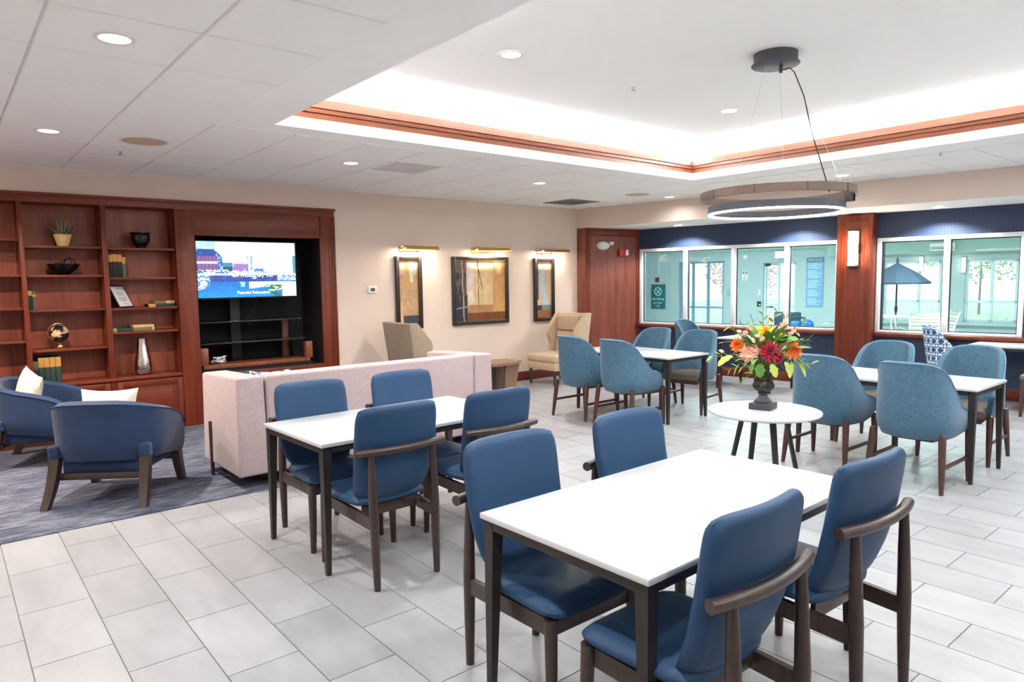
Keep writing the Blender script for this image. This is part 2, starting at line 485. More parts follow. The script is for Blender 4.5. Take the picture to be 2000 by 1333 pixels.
cp = MB().box(-3.0, 4.72, 5.335, 8.36, -0.005, 0.008).build('carpet', M['carpet'], angle=0)
tag(cp, 'blue and grey streaked carpet under the armchairs and sofa', 'carpet')

# ---- ceiling : tiles hang in a grid, smooth border round the raised tray
TX0, TX1, TY0, TY1 = 2.036, 7.22, 0.2, 5.2
ceil = MB()
Zt = 2.835
ceil.box(-3.1, TX0 - .3, -3.1, 8.9, Zt, 2.9).box(TX1 + .3, 11.2, -3.1, 8.9, Zt, 2.9).box(TX0 - .3, TX1 + .3, TY1 + .3, 8.9, Zt, 2.9).box(TX0 - .3, TX1 + .3, -3.1, TY0 - .3, Zt, 2.9)
ceil.box(1.677, TX0, -3.1, 5.44, ZC, Zt).box(TX0, TX1, TY1, 5.44, ZC, Zt).box(TX1, 7.66, -3.1, 5.44, ZC, Zt).box(TX0, TX1, -3.1, TY0, ZC, Zt)
ceil = ceil.build('ceiling', M['white_paint'], angle=0); struct(ceil)
# tray : white riser, cove shelf, upper ceiling
tr = MB()
def frame_ring(mb, a, b, z0, z1):
    """square ring between inset a (inner, towards tray centre is negative) and b outward"""
    mb.box(TX0 - b, TX0 - a, TY0 - b, TY1 + b, z0, z1); mb.box(TX1 + a, TX1 + b, TY0 - b, TY1 + b, z0, z1)
    mb.box(TX0 - a, TX1 + a, TY1 + a, TY1 + b, z0, z1); mb.box(TX0 - a, TX1 + a, TY0 - b, TY0 - a, z0, z1)
frame_ring(tr, 0.0, 0.02, Zt, 2.888)
frame_ring(tr, 0.05, 0.42, 2.985, 3.0)
frame_ring(tr, 0.42, 0.44, 2.90, 3.22)
tr.box(TX0 - .44, TX1 + .44, TY0 - .44, TY1 + .44, 3.2, 3.24)
tr.build('tray_recess', M['white_paint'], ceil, angle=0)
# stained crown moulding of the tray
def crown_profile():
    return [(0.0, 2.888), (0.0, 2.928), (0.024, 2.929), (0.024, 2.939), (0.003, 2.940), (0.003, 2.968), (0.026, 2.969), (0.026, 2.979), (0.006, 2.980), (0.030, 3.055), (0.055, 3.055), (0.055, 2.888)]
cw = MB()
prof = crown_profile()
def corner(sx, sy, off, z):
    x = TX0 - off if sx < 0 else TX1 + off
    y = TY0 - off if sy < 0 else TY1 + off
    return (x, y, z)
cs = [(-1, -1), (1, -1), (1, 1), (-1, 1)]
rows = [[corner(sx, sy, off, z) for off, z in prof] for sx, sy in cs]; rows.append(rows[0])
for a, b in zip(rows, rows[1:]):
    va = [cw.V(p) for p in a]; vb = [cw.V(p) for p in b]
    for k in range(len(prof)): cw._f([va[k], va[(k + 1) % len(prof)], vb[(k + 1) % len(prof)], vb[k]])
cw = struct(cw.build('trim_1', M['crown'], angle=20))
# cove light strips behind the crown
cv = MB()
for (x0, x1, y0, y1) in ((TX0 - .17, TX0 - .12, TY0, TY1), (TX1 + .12, TX1 + .17, TY0, TY1), (TX0, TX1, TY1 + .12, TY1 + .17), (TX0, TX1, TY0 - .17, TY0 - .12)):
    cv.box(x0, x1, y0, y1, 3.001, 3.02)
cv = tag(cv.build('cove_strip_light', M['white_plastic'], angle=0), 'hidden light strip on the shelf behind the wooden crown of the raised ceiling', 'light strip')
W_ = (0.98, 0.97, 1.0)
for nm, lc, sx, sy in (('cove_light', (TX0 - .16, (TY0 + TY1) / 2, 3.022), .05, TY1 - TY0), ('cove_light', (TX1 + .16, (TY0 + TY1) / 2, 3.022), .05, TY1 - TY0),
                   ('cove_light', ((TX0 + TX1) / 2, TY1 + .16, 3.022), TX1 - TX0, .05), ('cove_light', ((TX0 + TX1) / 2, TY0 - .16, 3.022), TX1 - TX0, .05)):
    d = bpy.data.lights.new(nm, 'AREA'); d.shape = 'RECTANGLE'; d.size = sx; d.size_y = sy; d.energy = COVE_W; d.color = (.955, 1, .985)
    o = bpy.data.objects.new(nm, d); COL.objects.link(o); o.location = lc; o.rotation_euler = (PI, 0, 0); o.parent = cv

# acoustic ceiling tiles
PX, PY = 0.622, 0.64
reg = []
def add_tiles(xs, ys):
    for a, b in zip(xs, xs[1:]):
        for c, d in zip(ys, ys[1:]): reg.append((a, b, c, d))
xsL = [1.677 - 0.6197 * i for i in range(0, 8)][::-1]; ysA = [5.44 - PY * i for i in range(0, 14)][::-1]
add_tiles(xsL, ysA)
ysB = [5.44 + PY * i for i in range(0, 5)] + [8.42]
xsB = xsL + [1.677 + PX * (i + 1) for i in range(0, 12)]
add_tiles(xsB, ysB)
add_tiles([7.66, 8.05, 8.67, 9.29, 9.91, 10.5], [5.44 - .62 * i for i in range(0, 14)][::-1])
HOLES = [(7.28, 7.90, 7.36, 8.0), (3.55, 4.17, 6.08, 6.72)]
gb = MB(); meshes = {}
for (a, b, c, d) in reg:
    w, h = b - a, d - c
    key = (round(w, 3), round(h, 3))
    if w < .05 or h < .05: continue
    if key not in meshes:
        g = 0.006
        mb = MB(); mb.hexa([(-w / 2 + g, -h / 2 + g, 0.004), (w / 2 - g, -h / 2 + g, 0.004), (w / 2 - g, h / 2 - g, 0.004), (-w / 2 + g, h / 2 - g, 0.004)][::-1],
                           [(-w / 2 + g + .004, -h / 2 + g + .004, -0.007), (w / 2 - g - .004, -h / 2 + g + .004, -0.007), (w / 2 - g - .004, h / 2 - g - .004, -0.007), (-w / 2 + g + .004, h / 2 - g - .004, -0.007)][::-1])
        o = mb.build('ceiling_tile', M['ceil_tile'], ceil, angle=0); meshes[key] = o; o.location = ((a + b) / 2, (c + d) / 2, ZC)
        continue
    o = meshes[key].copy(); COL.objects.link(o); o.parent = ceil; o.location = ((a + b) / 2, (c + d) / 2, ZC)
gx = MB()
gx.box(-3.1, 1.677, -3.1, 5.44, ZC + .004, ZC + .01).box(-3.1, 9.2, 5.44, 8.42, ZC + .004, ZC + .01).box(7.66, 10.6, -3.0, 5.44, ZC + .004, ZC + .01)
gx.build('ceiling_grid', M['grid'], ceil, angle=0)

# ---- walls
WYL, WYR = 8.36, 8.42
wb_ = MB()
wb_.box(-3.1, 3.99, WYL, 8.52, 2.548, 2.83).box(3.99, 4.36, WYL, 8.56, 0, 2.83).box(-3.1, -0.80, WYL, 8.52, 0, 2.548)
wb_.box(4.36, 8.6, WYR, 8.56, 0, 2.83)
wb_.box(-.9, 4.36, 9.02, 9.1, 0, 2.83).box(-.9, -.8, 8.36, 9.1, 0, 2.83).box(4.0, 4.36, 8.5, 9.1, 0, 2.83).box(-.9, 4.36, 8.5, 9.1, 2.552, 2.83)
wall_back = struct(wb_.build('wall_back', M['wall'], angle=0))
struct(MB().box(-3.12, -3.0, -3.1, 8.6, 0, 2.83).build('wall_left', M['wall'], angle=0))
wf = MB().box(-3.1, 11.2, -3.12, -3.0, 2.5, 2.83).box(-3.1, 11.2, -3.12, -3.0, 0, .45)
for a, b in ((-3.1, 5.3), (8.5, 11.2)): wf.box(a, b, -3.12, -3.0, .45, 2.5)
struct(wf.build('wall_front', M['wall'], angle=0))
for i, (a, b) in enumerate(((5.3, 8.5),)):  # unseen window behind the camera, added to let in soft fill daylight
    f = MB().box(a, a + .06, -3.1, -3.04, .45, 2.5).box(b - .06, b, -3.1, -3.04, .45, 2.5).box((a + b) / 2 - .03, (a + b) / 2 + .03, -3.1, -3.04, .45, 2.5).box(a, b, -3.1, -3.04, .45, .51).box(a, b, -3.1, -3.04, 2.44, 2.5)
    f = struct(f.build('window_%d' % (3 + i), M['white_frame'], angle=0))
    MB().box(a + .05, b - .05, -3.075, -3.069, .5, 2.45).build('pane', M['clear'], f, angle=0)
# baseboards on the art wall
struct(MB().box(4.37, 8.5, WYR - .018, WYR, 0, .145, .004).build('baseboard_back', M['cherry_x'], angle=30))

# ---- angled wall with the pool windows (local frame: x along, y through, z up)
D = 1.15
def wbuild(mb, name, mat, parent=None, angle=30, st=True):
    o = mb.build(name, mat, None, angle)
    if parent is None: wb_place(o)
    else: o.parent = parent
    if st and parent is None: struct(o)
    return o
SZ = 2.475
wr = MB()
wr.box(0.0, 4.0, D, D + .14, 0, .765).box(3.85, 4.45, D, D + .14, .765, 2.125).box(0.3, 11.3, D, D + .14, 2.125, SZ + .3).box(4.0, 11.3, D, D + .14, 0, .765).box(6.08, 11.3, D, D + .14, .765, 2.125)
wr.box(-.3, .54, D + .01, D + .14, 0, 2.7)
wall_right = wbuild(wr, 'wall_right', M['navy'], angle=0)
sf = MB()
sf.box(-.02, 11.3, 0, .03, SZ, 2.797)
soffit = wbuild(sf, 'soffit_face', M['wall'], wall_right, angle=0)
sb = MB().box(-.02, 11.3, 0.03, D, SZ, SZ + .03)
wbuild(sb, 'soffit_underside', M['white_paint'], wall_right, angle=0)
bb = MB().box(.5, 3.9, D - .018, D, 0, .15, .004).box(4.38, 11.3, D - .018, D, 0, .15, .004)
wbuild(bb, 'baseboard_right', M['cherry_x'], angle=30)
sill = MB().box(.5, 3.9, D - .10, D + .02, .755, .808, .012).box(4.38, 6.5, D - .10, D + .02, .755, .808, .012)
wbuild(sill, 'trim_2', M['cherry_x'], angle=30)
# corner pier clad in wood
e0 = Vector((0.343, 1.15)).normalized(); L0 = math.hypot(.343, 1.15)
pier = MB()
pier.hexa([(0, 0.001, 0), (.177, 0.001, 0), (.52, D + .01, 0), (0, D + .01, 0)], [(0, 0.001, SZ), (.177, 0.001, SZ), (.52, D + .01, SZ), (0, D + .01, SZ)])
pier = wbuild(pier, 'trim_3', M['cherry_dark'], angle=20)
ang = math.atan2(e0.y, e0.x)
Tp = Matrix.Translation((.177, 0, 0)) @ Matrix.Rotation(ang, 4, 'Z')
pf = MB()
pf.box(0.0, .07, -.012, 0, 0, SZ, .004, T=Tp).box(.07, L0, -.012, 0, 2.37, SZ, .004, T=Tp).box(L0 - .07, L0, -.012, 0, .81, 2.37, .004, T=Tp).box(.07, .10, -.007, 0, .15, 2.37, .003, T=Tp).box(.10, L0 - .07, -.007, 0, 2.34, 2.37, .003, T=Tp)
pf.box(0, L0, -.02, 0, 0, .15, .004, T=Tp)
wbuild(pf, 'panel_moulding', M['cherry'], pier)
# pillar between the windows
PD = .93
pl = MB().box(3.915, 4.38, PD, D, 0, SZ, .004)
pillar = wbuild(pl, 'trim_4', M['cherry'])
pm_ = MB()
for k, (ins, pr, w) in enumerate(((0.0, .014, .05), (.05, .009, .022), (.072, .005, .016))):
    a, b, zt = 3.915 + ins, 4.38 - ins, SZ - .03 - ins
    pm_.box(a, a + w, PD - pr, PD, .16, zt, .003).box(b - w, b, PD - pr, PD, .16, zt, .003).box(a + w, b - w, PD - pr, PD, zt - w, zt, .003)
pm_.box(3.905, 4.39, PD - .02, PD + .01, 0, .16, .004)
wbuild(pm_, 'panel_moulding', M['cherry'], pillar)
# window units
def window_unit(name, s0, s1, mull):
    z0, z1 = .808, 2.128
    f = MB(); y0, y1 = D - .03, D + .08
    f.box(s0, s0 + .06, y0, y1, z0, z1, .006).box(s1 - .055, s1, y0, y1, z0, z1, .006).box(s0 + .06, s1 - .055, y0, y1, z1 - .055, z1, .006).box(s0 + .06, s1 - .055, y0, y1, z0, z0 + .035, .006)
    for m in mull: f.box(m - .037, m + .037, y0, y1, z0 + .03, z1 - .05, .006)
    w = wbuild(f, name, M['white_frame'])
    es = [s0 + .06] + [q for m in mull for q in (m - .037, m + .037)] + [s1 - .055]
    for a, b in zip(es[::2], es[1::2]):
        g = MB().box(a, a + .012, y0 + .045, y0 + .065, z0 + .035, z1 - .055).box(b - .012, b, y0 + .045, y0 + .065, z0 + .035, z1 - .055).box(a, b, y0 + .045, y0 + .065, z0 + .035, z0 + .047).box(a, b, y0 + .045, y0 + .065, z1 - .067, z1 - .055)
        wbuild(g, 'gasket', M['gasket'], w, angle=0)
        wbuild(MB().box(a + .004, b - .004, y0 + .052, y0 + .058, z0 + .037, z1 - .057), 'pane', M['glass'], w, angle=0)
    return w
window_unit('window_1', .535, 3.90, [1.427, 2.282, 3.131])
window_unit('window_2', 4.385, 6.075, [5.232])

# ---- pool room beyond the glass
PF = 7.0
pw = MB()
ops = [(-1.90, -.66, .08, 2.02), (.36, 1.13, .0, 1.94), (3.0, 4.08, .64, 1.89), (4.50, 5.38, .64, 1.89), (5.9, 6.8, .64, 1.89)]
x = -2.85
for a, b, z0, z1 in ops:
    pw.box(x, a, PF, PF + .18, -.02, 2.6)
    if z0 > 0: pw.box(a, b, PF, PF + .18, -.02, z0)
    pw.box(a, b, PF, PF + .18, z1, 2.6); x = b
pw.box(x, 9.0, PF, PF + .18, -.02, 2.6)
pw.box(-3.0, -2.85, D + .14, PF + .18, -.02, 2.6).box(9.0, 9.15, D + .14, PF + .18, -.02, 2.6)
pool_wall = wbuild(pw, 'wall_pool', M['mint'], angle=0)
wbuild(MB().box(1.9, 9.0, PF - .3, PF, 2.04, 2.6).box(-2.85, 1.9, PF - .12, PF, 2.24, 2.6), 'beam', M['mint_dark'], pool_wall, angle=0)
wbuild(MB().box(2.9, 9.0, PF - .12, PF + .0, .58, .64).box(-2.85, -2.79, D + .14, PF, 0, 2.6), 'ledge', M['mint'], pool_wall, angle=0)
struct(wbuild(MB().box(-3.0, 9.15, D + .14, PF + .18, -.06, -.012), 'floor_pool', M['white_paint'], angle=0))
struct(wbuild(MB().box(-3.0, 9.15, D + .14, PF + .18, 2.6, 2.66), 'ceiling_pool', M['white_paint'], angle=0))
def ext_window(name, a, b, z0, z1, vm, hm, mat):
    f = MB()
    y0, y1 = PF + .05, PF + .12
    f.box(a, a + .05, y0, y1, z0, z1).box(b - .05, b, y0, y1, z0, z1).box(a, b, y0, y1, z1 - .05, z1).box(a, b, y0, y1, z0, z0 + .05)
    for m in vm: f.box(m - .025, m + .025, y0, y1, z0, z1)
    for h in hm: f.box(a, b, y0, y1, h - .022, h + .022)
    w = wbuild(f, name, mat, angle=0)
    xs = [a] + list(vm) + [b]; zs = [z0] + list(hm) + [z1]
    for p, q in zip(xs, xs[1:]):
        for u, v in zip(zs, zs[1:]):
            wbuild(MB().box(p + .02, q - .02, y0 + .03, y0 + .036, u + .02, v - .02), 'pane', M['clear'], w, angle=0)
    return w
M['blue_frame'] = pm('blue_grey_frame', C(128, 158, 186), 0.5)
M['pale_frame'] = pm('pale_frame', C(214, 226, 232), 0.5)
ext_window('window_6', -1.90, -.66, .08, 2.02, [-1.53, -1.11], [.84], M['blue_frame'])
ext_window('window_7', 3.0, 4.08, .64, 1.89, [3.67], [1.05], M['pale_frame'])
ext_window('window_8', 4.50, 5.38, .64, 1.89, [4.95], [1.05], M['pale_frame'])
ext_window('window_9', 5.9, 6.8, .64, 1.89, [6.35], [1.05], M['pale_frame'])
dr = ext_window('door_1', .36, 1.13, .0, 1.94, [.70], [.9], M['pale_frame'])
wbuild(MB().box(.40, .52, PF - .02, PF + .05, 1.86, 1.92, .01).tube([(.5, PF - .03, 1.9), (.62, PF - .09, 1.9), (.68, PF + .04, 1.9)], .008, 6), 'door_closer', M['charcoal'], dr)
wbuild(MB().tube([(.58, PF - .03, .88), (.46, PF - .03, .88)], .012, 8).cyl((.58, PF - .02, 0), .025, .86, .90, 10), 'door_handle', M['charcoal'], dr)
pl_ = tag(wbuild(MB().box(0.2, 1.8, 3.2, 4.0, 2.585, 2.6, 0), 'added_panel_light', M['lamp_on'], st=False, angle=0), 'flat light panel added unseen to brighten the pool room', 'added light')  # glowing panels added out of sight to brighten the pool room
pl2 = tag(wbuild(MB().box(3.8, 5.4, 3.2, 4.0, 2.585, 2.6, 0), 'added_panel_light', M['lamp_on'], st=False, angle=0), 'flat light panel added unseen in the pool room above the umbrella', 'added light')
for s in (1.0, 4.6):  # added fill lamps that lift the mint walls
    l = area_light('pool_fill_lamp', wb(s, 3.6, 2.58), 1.5, 90, (.95, 1, .98), shape='RECTANGLE', size_y=.8)

# outside : pale lawn and trees behind the glass
M['lawn'] = pm('lawn', C(186, 194, 166), 0.9, var=0.2, vscale=3, kind='World')
ground = wbuild(MB().box(-18, 26, PF + .2, 45, -.25, -.15), 'lawn', M['lawn'], angle=0)
M['leaf_out'] = pm('autumn_leaf', C(206, 170, 166), 0.8, var=0.25, vscale=2)
M['leaf_green'] = pm('garden_leaf', C(160, 182, 140), 0.8, var=0.25, vscale=2)
M['bark'] = pm('bark', C(150, 136, 126), 0.9)
def tree(s, d, h, r, mat, label, group=None, n=1500, seed=1):
    p = wb(s, d, -.15); rnd = random.Random(seed)
    t = empty('garden_tree', label, 'tree', p, rnd.random() * 6, group)
    MB().tube([(0, 0, 0), (.05, 0, h * .35), (0, .05, h * .75)], [.045 * h / 4, .03 * h / 4, .01], 7).build('trunk', M['bark'], t)
    lm = MB()
    for _ in range(n):
        a, b_, q = rnd.random() * 2 * PI, math.acos(2 * rnd.random() - 1), rnd.random() ** .4
        c = Vector((r * q * math.sin(b_) * math.cos(a), r * q * math.sin(b_) * math.sin(a), h * .62 + h * .36 * q * math.cos(b_)))
        u = Vector((rnd.uniform(-1, 1), rnd.uniform(-1, 1), rnd.uniform(-1, 1))).normalized() * (.035 + .03 * rnd.random()) * h / 3
        v = u.orthogonal().normalized() * u.length * .6
        lm._f([lm.V(c - u), lm.V(c + v), lm.V(c + u), lm.V(c - v)])
    lm.build('foliage', mat, t, angle=0, kind='stuff')
tree(-2.6, 13, 3.0, 1.2, M['leaf_out'], 'reddish shrub outside the tall pool window beside the No Diving sign', seed=2)
tree(-4.6, 17, 3.6, 1.5, M['leaf_out'], 'larger reddish tree further out behind the tall pool window', seed=3)
tree(-.4, 14.5, 2.6, .9, M['leaf_out'], 'slim reddish shrub seen through the glazed pool door', seed=4)
tree(2.0, 26, 5.0, 2.6, M['leaf_green'], 'round green tree on the lawn behind the closed umbrella', seed=5)
tree(6.0, 30, 4.4, 3.0, M['leaf_out'], 'broad pinkish tree at the far edge of the lawn', seed=6)
tree(5.0, 7.7, .98, .2, M['leaf_green'], 'small green plant just outside the far pool window', n=160, seed=7)
# ================================================================== FURNITURE
# ---- leather dining chair (local: faces +y, origin on the floor under its middle)
def leather_chair(label):
    t = empty('dining_chair', label, 'chair', group='blue leather dining chairs with rear rails')
    # seat cushion
    mb = MB(); nx, ny = 14, 12
    def half(y): return interp([-.24, .30], [.225, .25], y)
    rows_t, rows_b = [], []
    for j in range(ny + 1):
        v = .5 + .5 * math.sin(PI / 2 * (-1 + 2 * j / ny)); y = -.150 + .45 * v
        rt, rb = [], []
        for i in range(nx + 1):
            u = math.sin(PI / 2 * (-1 + 2 * i / nx))
            ex = max(0, abs(u) - .82) / .18; ey = max(0, (v - .86) / .14, (.06 - v) / .06)
            dz = .030 * min(1, math.hypot(ex, ey)) ** 2
            crown = .012 * (1 - u * u) * math.sin(PI * min(1, v * 1.0 + .05))
            w_ = 2 * v - 1; cu_ = 1 - .10 * abs(w_) ** 6; cv_ = 1 - .10 * abs(u) ** 6
            yy = .075 + .225 * w_ * cv_; xx = u * half(yy) * cu_
            rt.append((xx, yy, .470 + crown - dz)); rb.append((xx * .97, yy, .412 + dz * .35))
        rows_t.append(rt); rows_b.append(rb)
    gt = mb.surf(rows_t); gb_ = mb.surf(rows_b)
    per = lambda g: [g[0][i] for i in range(nx)] + [g[j][nx] for j in range(ny)] + [g[ny][i] for i in range(nx, 0, -1)] + [g[j][0] for j in range(ny, 0, -1)]
    a, b = per(gt), per(gb_)
    for k in range(len(a)): mb._f([a[k], a[(k + 1) % len(a)], b[(k + 1) % len(b)], b[k]])
    mb.build('seat', M['leather'], t, angle=60)
    # back pad : curved in plan, leaning back, tapering to the bottom
    mb = MB(); nx, nz = 20, 22
    zs = [.425, .50, .60, .75, .97]; ys = [-.115, -.165, -.200, -.232, -.262]; hw = [.205, .228, .240, .248, .250]
    front, rear = [], []
    for j in range(nz + 1):
        v = .5 + .5 * math.sin(PI / 2 * (-1 + 2 * j / nz)); z = .425 + .545 * v
        rf, rr = [], []
        y0 = interp(zs, ys, z); w = interp(zs, hw, z)
        for i in range(nx + 1):
            u = math.sin(PI / 2 * (-1 + 2 * i / nx))
            ex = max(0, abs(u) - .86) / .14; ez = max(0, (v - .93) / .07, (.07 - v) / .07)
            e = min(1, (ex ** 2.4 + ez ** 2.4) ** (1 / 2.4)); th = .029 * math.sqrt(max(0.03, 1 - e * e * .97))
            # rounded corners
            w_ = 2 * v - 1; k_ = .075
            zz = .6975 + (z - .6975) * (1 - k_ * abs(u) ** 7); ww = w * (1 - k_ * abs(w_) ** 7 * (1.0 if w_ > 0 else 1.6))
            yc = y0 + .036 * u * u
            rf.append((u * ww, yc + th, zz)); rr.append((u * ww, yc - th, zz))
        front.append(rf); rear.append(rr)
    gf = mb.surf(front); gr = mb.surf(rear)
    per = lambda g: [g[0][i] for i in range(nx)] + [g[j][nx] for j in range(nz)] + [g[nz][i] for i in range(nx, 0, -1)] + [g[j][0] for j in range(nz, 0, -1)]
    a, b = per(gf), per(gr)
    for k in range(len(a)): mb._f([a[k], a[(k + 1) % len(a)], b[(k + 1) % len(b)], b[k]])
    mb.build('backrest', M['leather'], t, angle=60)
    for s in (-1, 1):
        MB().tube([(s * .228, .262, 0), (s * .222, .258, .22), (s * .218, .252, .41)], [.017, .0225, .0255], 12).build('leg', M['dark_wood'], t)
        MB().tube([(s * .186, -.288, 0), (s * .188, -.283, .2), (s * .189, -.278, .40), (s * .189, -.272, .58), (s * .189, -.268, .72)], [.0175, .0225, .0255, .0215, .0165], 12).build('leg', M['dark_wood'], t)
        MB().hexa([(s * .205 - .011, .25, .338), (s * .205 + .011, .25, .338), (s * .189 + .011, -.28, .318), (s * .189 - .011, -.28, .318)], [(s * .205 - .011, .25, .404), (s * .205 + .011, .25, .404), (s * .189 + .011, -.28, .384), (s * .189 - .011, -.28, .384)]).build('side_rail', M['dark_wood'], t, angle=20)
    MB().box(-.205, .205, .235, .257, .345, .408, .004).build('front_rail', M['dark_wood'], t)
    MB().box(-.17, .17, -.12, -.098, .345, .408, .004).build('cross_rail', M['dark_wood'], t)
    pts = [(.268 * u, -.289 + .040 * u * u, .735) for u in [i / 8 - 1 for i in range(17)]]
    MB().tube(pts, .0215, 14).build('back_rail', M['dark_wood'], t)
    return t

# ---- rectangular table with black legs (local: long side along x)
def dining_table(label, L, W):
    t = empty('dining_table', label, 'table', group='white rectangular dining tables')
    MB().box(-L / 2, L / 2, -W / 2, W / 2, .723, .745, .003).build('tabletop', M['white_top'], t)
    i = .012
    for sx in (-1, 1):
        for sy in (-1, 1):
            mb = MB()
            X, Y = sx * (L / 2 - i), sy * (W / 2 - i)
            lo = [(X, Y, 0), (X - sx * .026, Y, 0), (X - sx * .026, Y - sy * .026, 0), (X, Y - sy * .026, 0)]
            hi = [(X, Y, .723), (X - sx * .052, Y, .723), (X - sx * .052, Y - sy * .052, .723), (X, Y - sy * .052, .723)]
            mb.hexa(lo, hi); mb.build('leg', M['black_metal'], t, angle=20)
        mb = MB(); X = sx * (L / 2 - i)
        mb.hexa([(X, -W / 2 + .06, .687), (X - sx * .02, -W / 2 + .06, .687), (X - sx * .02, W / 2 - .06, .687), (X, W / 2 - .06, .687)], [(X, -W / 2 + .04, .723), (X - sx * .02, -W / 2 + .04, .723), (X - sx * .02, W / 2 - .04, .723), (X, W / 2 - .04, .723)])
        mb.build('apron', M['black_metal'], t, angle=20)
        mb = MB(); Y = sx * (W / 2 - i)
        mb.hexa([(-L / 2 + .06, Y, .687), (-L / 2 + .06, Y - sx * .02, .687), (L / 2 - .06, Y - sx * .02, .687), (L / 2 - .06, Y, .687)], [(-L / 2 + .04, Y, .723), (-L / 2 + .04, Y - sx * .02, .723), (L / 2 - .04, Y - sx * .02, .723), (L / 2 - .04, Y, .723)])
        mb.build('apron', M['black_metal'], t, angle=20)
    return t

TGL = 'white rectangular dining tables'
t1 = dining_table('white table nearest the camera with an empty bare top among four blue leather chairs', 1.43, .80); t1.location = (2.245, 1.655, 0); t1.rotation_euler = (0, 0, math.radians(.8))
t2 = dining_table('white table behind the back of the mauve sofa with four blue leather chairs', 1.44, .80); t2.location = (2.255, 3.915, 0); t2.rotation_euler = (0, 0, math.radians(1.8))
t3 = dining_table('white table in the middle of the blue tweed chairs near the wood pier', 1.44, .75); t3.location = (6.475, 5.40, 0); t3.rotation_euler = (0, 0, PI / 2)
t4 = dining_table('white table among blue tweed chairs beside the round flower table', 1.44, .72); t4.location = (6.355, 2.455, 0); t4.rotation_euler = (0, 0, PI / 2)
t5 = dining_table('white table end pushed under the pool window beside the patterned chair', 1.0, .62); t5.location = (10.06, 2.47, 0); t5.rotation_euler = (0, 0, PI / 2 + math.radians(3))
t6 = dining_table('white table under the pool window, mostly hidden behind the flowers', .85, .72); t6.location = (9.06, 5.42, 0); t6.rotation_euler = (0, 0, PI / 2 + math.radians(3))

LG = 'blue leather dining chairs with rear rails'
c0 = leather_chair('blue leather chair facing us at the nearest table, on its sofa-side end')
c0.location = (1.825, 1.995, 0); c0.rotation_euler = (0, 0, PI)
dup(c0, (2.577, 1.995, 0), PI, 'blue leather chair facing us at the nearest table, on its round-table end', LG)
dup(c0, (1.81, 1.292, 0), 0.0, 'blue leather chair with its back to us at the nearest table, foreground', LG)
dup(c0, (2.60, 1.30, 0), math.radians(-2), 'blue leather chair with its back to us at the nearest table, rightmost one', LG)
dup(c0, (1.868, 3.45, 0), 0.0, 'blue leather chair with its back and wooden rail fully seen at the sofa table', LG)
dup(c0, (2.57, 3.455, 0), 0.0, 'blue leather chair with its back to us at the far end of the sofa table', LG)
dup(c0, (1.872, 4.14, 0), PI, 'blue leather chair between sofa and table, at the sofa arm end', LG)
dup(c0, (2.567, 4.14, 0), PI, 'blue leather chair between sofa and table, at the middle of the sofa back', LG)

# ---- tweed tub chair (local: faces +y)
def shell_path(n, a, yb, yf, rb):
    """U-shaped plan from right front round the back to left front: list of (x, y, t) with t = 0 at the fronts, 1 at the back"""
    out = []
    for i in range(n + 1):
        w = i / n
        out.append(w)
    return out
def tub_shell(t, mat, pipe, prm, name='shell'):
    a, yf, yc, yb = prm['a'], prm['yf'], prm['yc'], prm['yb']   # half width, front end, start of curve, back
    tt, zt = prm['t'], prm['ztop']; zb = prm['zbot']; th = prm['th']; lean = prm['lean']; n = 36; nv = 9
    Ls = yf - yc; Lc = (a + (yc - yb)) * .80; Lt = Ls + Lc
    def plan(s):
        sg = 1 if s <= 1 else -1; q = s if s <= 1 else 2 - s
        l = q * Lt
        if l < Ls: x, y = a, yf - l
        else:
            ph = (l - Ls) / Lc * PI / 2; e = prm.get('e', .8)
            x, y = a * max(0, math.cos(ph)) ** e, yc - (yc - yb) * math.sin(ph) ** e
        return sg * x, y, q
    P = [plan(2 * i / n) for i in range(n + 1)]
    outer = []; inner = []; top = []
    for i, (x, y, q) in enumerate(P):
        x0, y0, _ = P[max(0, i - 1)]; x1, y1, _ = P[min(n, i + 1)]
        nx_, ny_ = -(y1 - y0), (x1 - x0); l = math.hypot(nx_, ny_); nx_, ny_ = nx_ / l, ny_ / l     # points inward
        if nx_ * x + ny_ * (y - .05) > 0: nx_, ny_ = -nx_, -ny_
        T = interp(tt, zt, q); B = interp([0, .4, 1], zb, q)
        co, ci = [], []
        for j in range(nv + 1):
            z = B + (T - B) * j / nv; r = (z - .38) / .58
            wl = max(0, (q - .3) / .7) ** .7
            tuck = prm.get('tuck', .04) * max(0, 1 - (z - B) / .13) ** 2
            dx, dy = nx_ * tuck, ny_ * tuck
            xx = x * (1 - prm.get('narrow', .08) * max(0, r)) + dx; yy = y - lean * max(0, r) * wl + dy
            co.append((xx, yy, z)); ci.append((xx + nx_ * th - dx * .5, yy + ny_ * th - dy * .5, z))
        outer.append(co); inner.append(ci)
        mx_ = ((co[-1][0] + ci[-1][0]) / 2, (co[-1][1] + ci[-1][1]) / 2, T + th * .30)
        top.append(mx_)
    mb = MB()
    cols = []
    for i in range(n + 1):
        ring = [mb.V(p) for p in outer[i]] + [mb.V(top[i])] + [mb.V(p) for p in inner[i][::-1]]
        cols.append(ring)
    m = len(cols[0])
    for r0, r1 in zip(cols, cols[1:]):
        for k in range(m): mb._f([r0[k], r0[(k + 1) % m], r1[(k + 1) % m], r1[k]])
    mb._f(cols[0]); mb._f(cols[-1][::-1])
    sh = mb.build(name, mat, t, angle=50)
    if pipe:
        MB().tube([Vector(o[-1]) + Vector((0, 0, .002)) for o in outer], .0055, 6).build('piping', pipe, sh)
    return sh
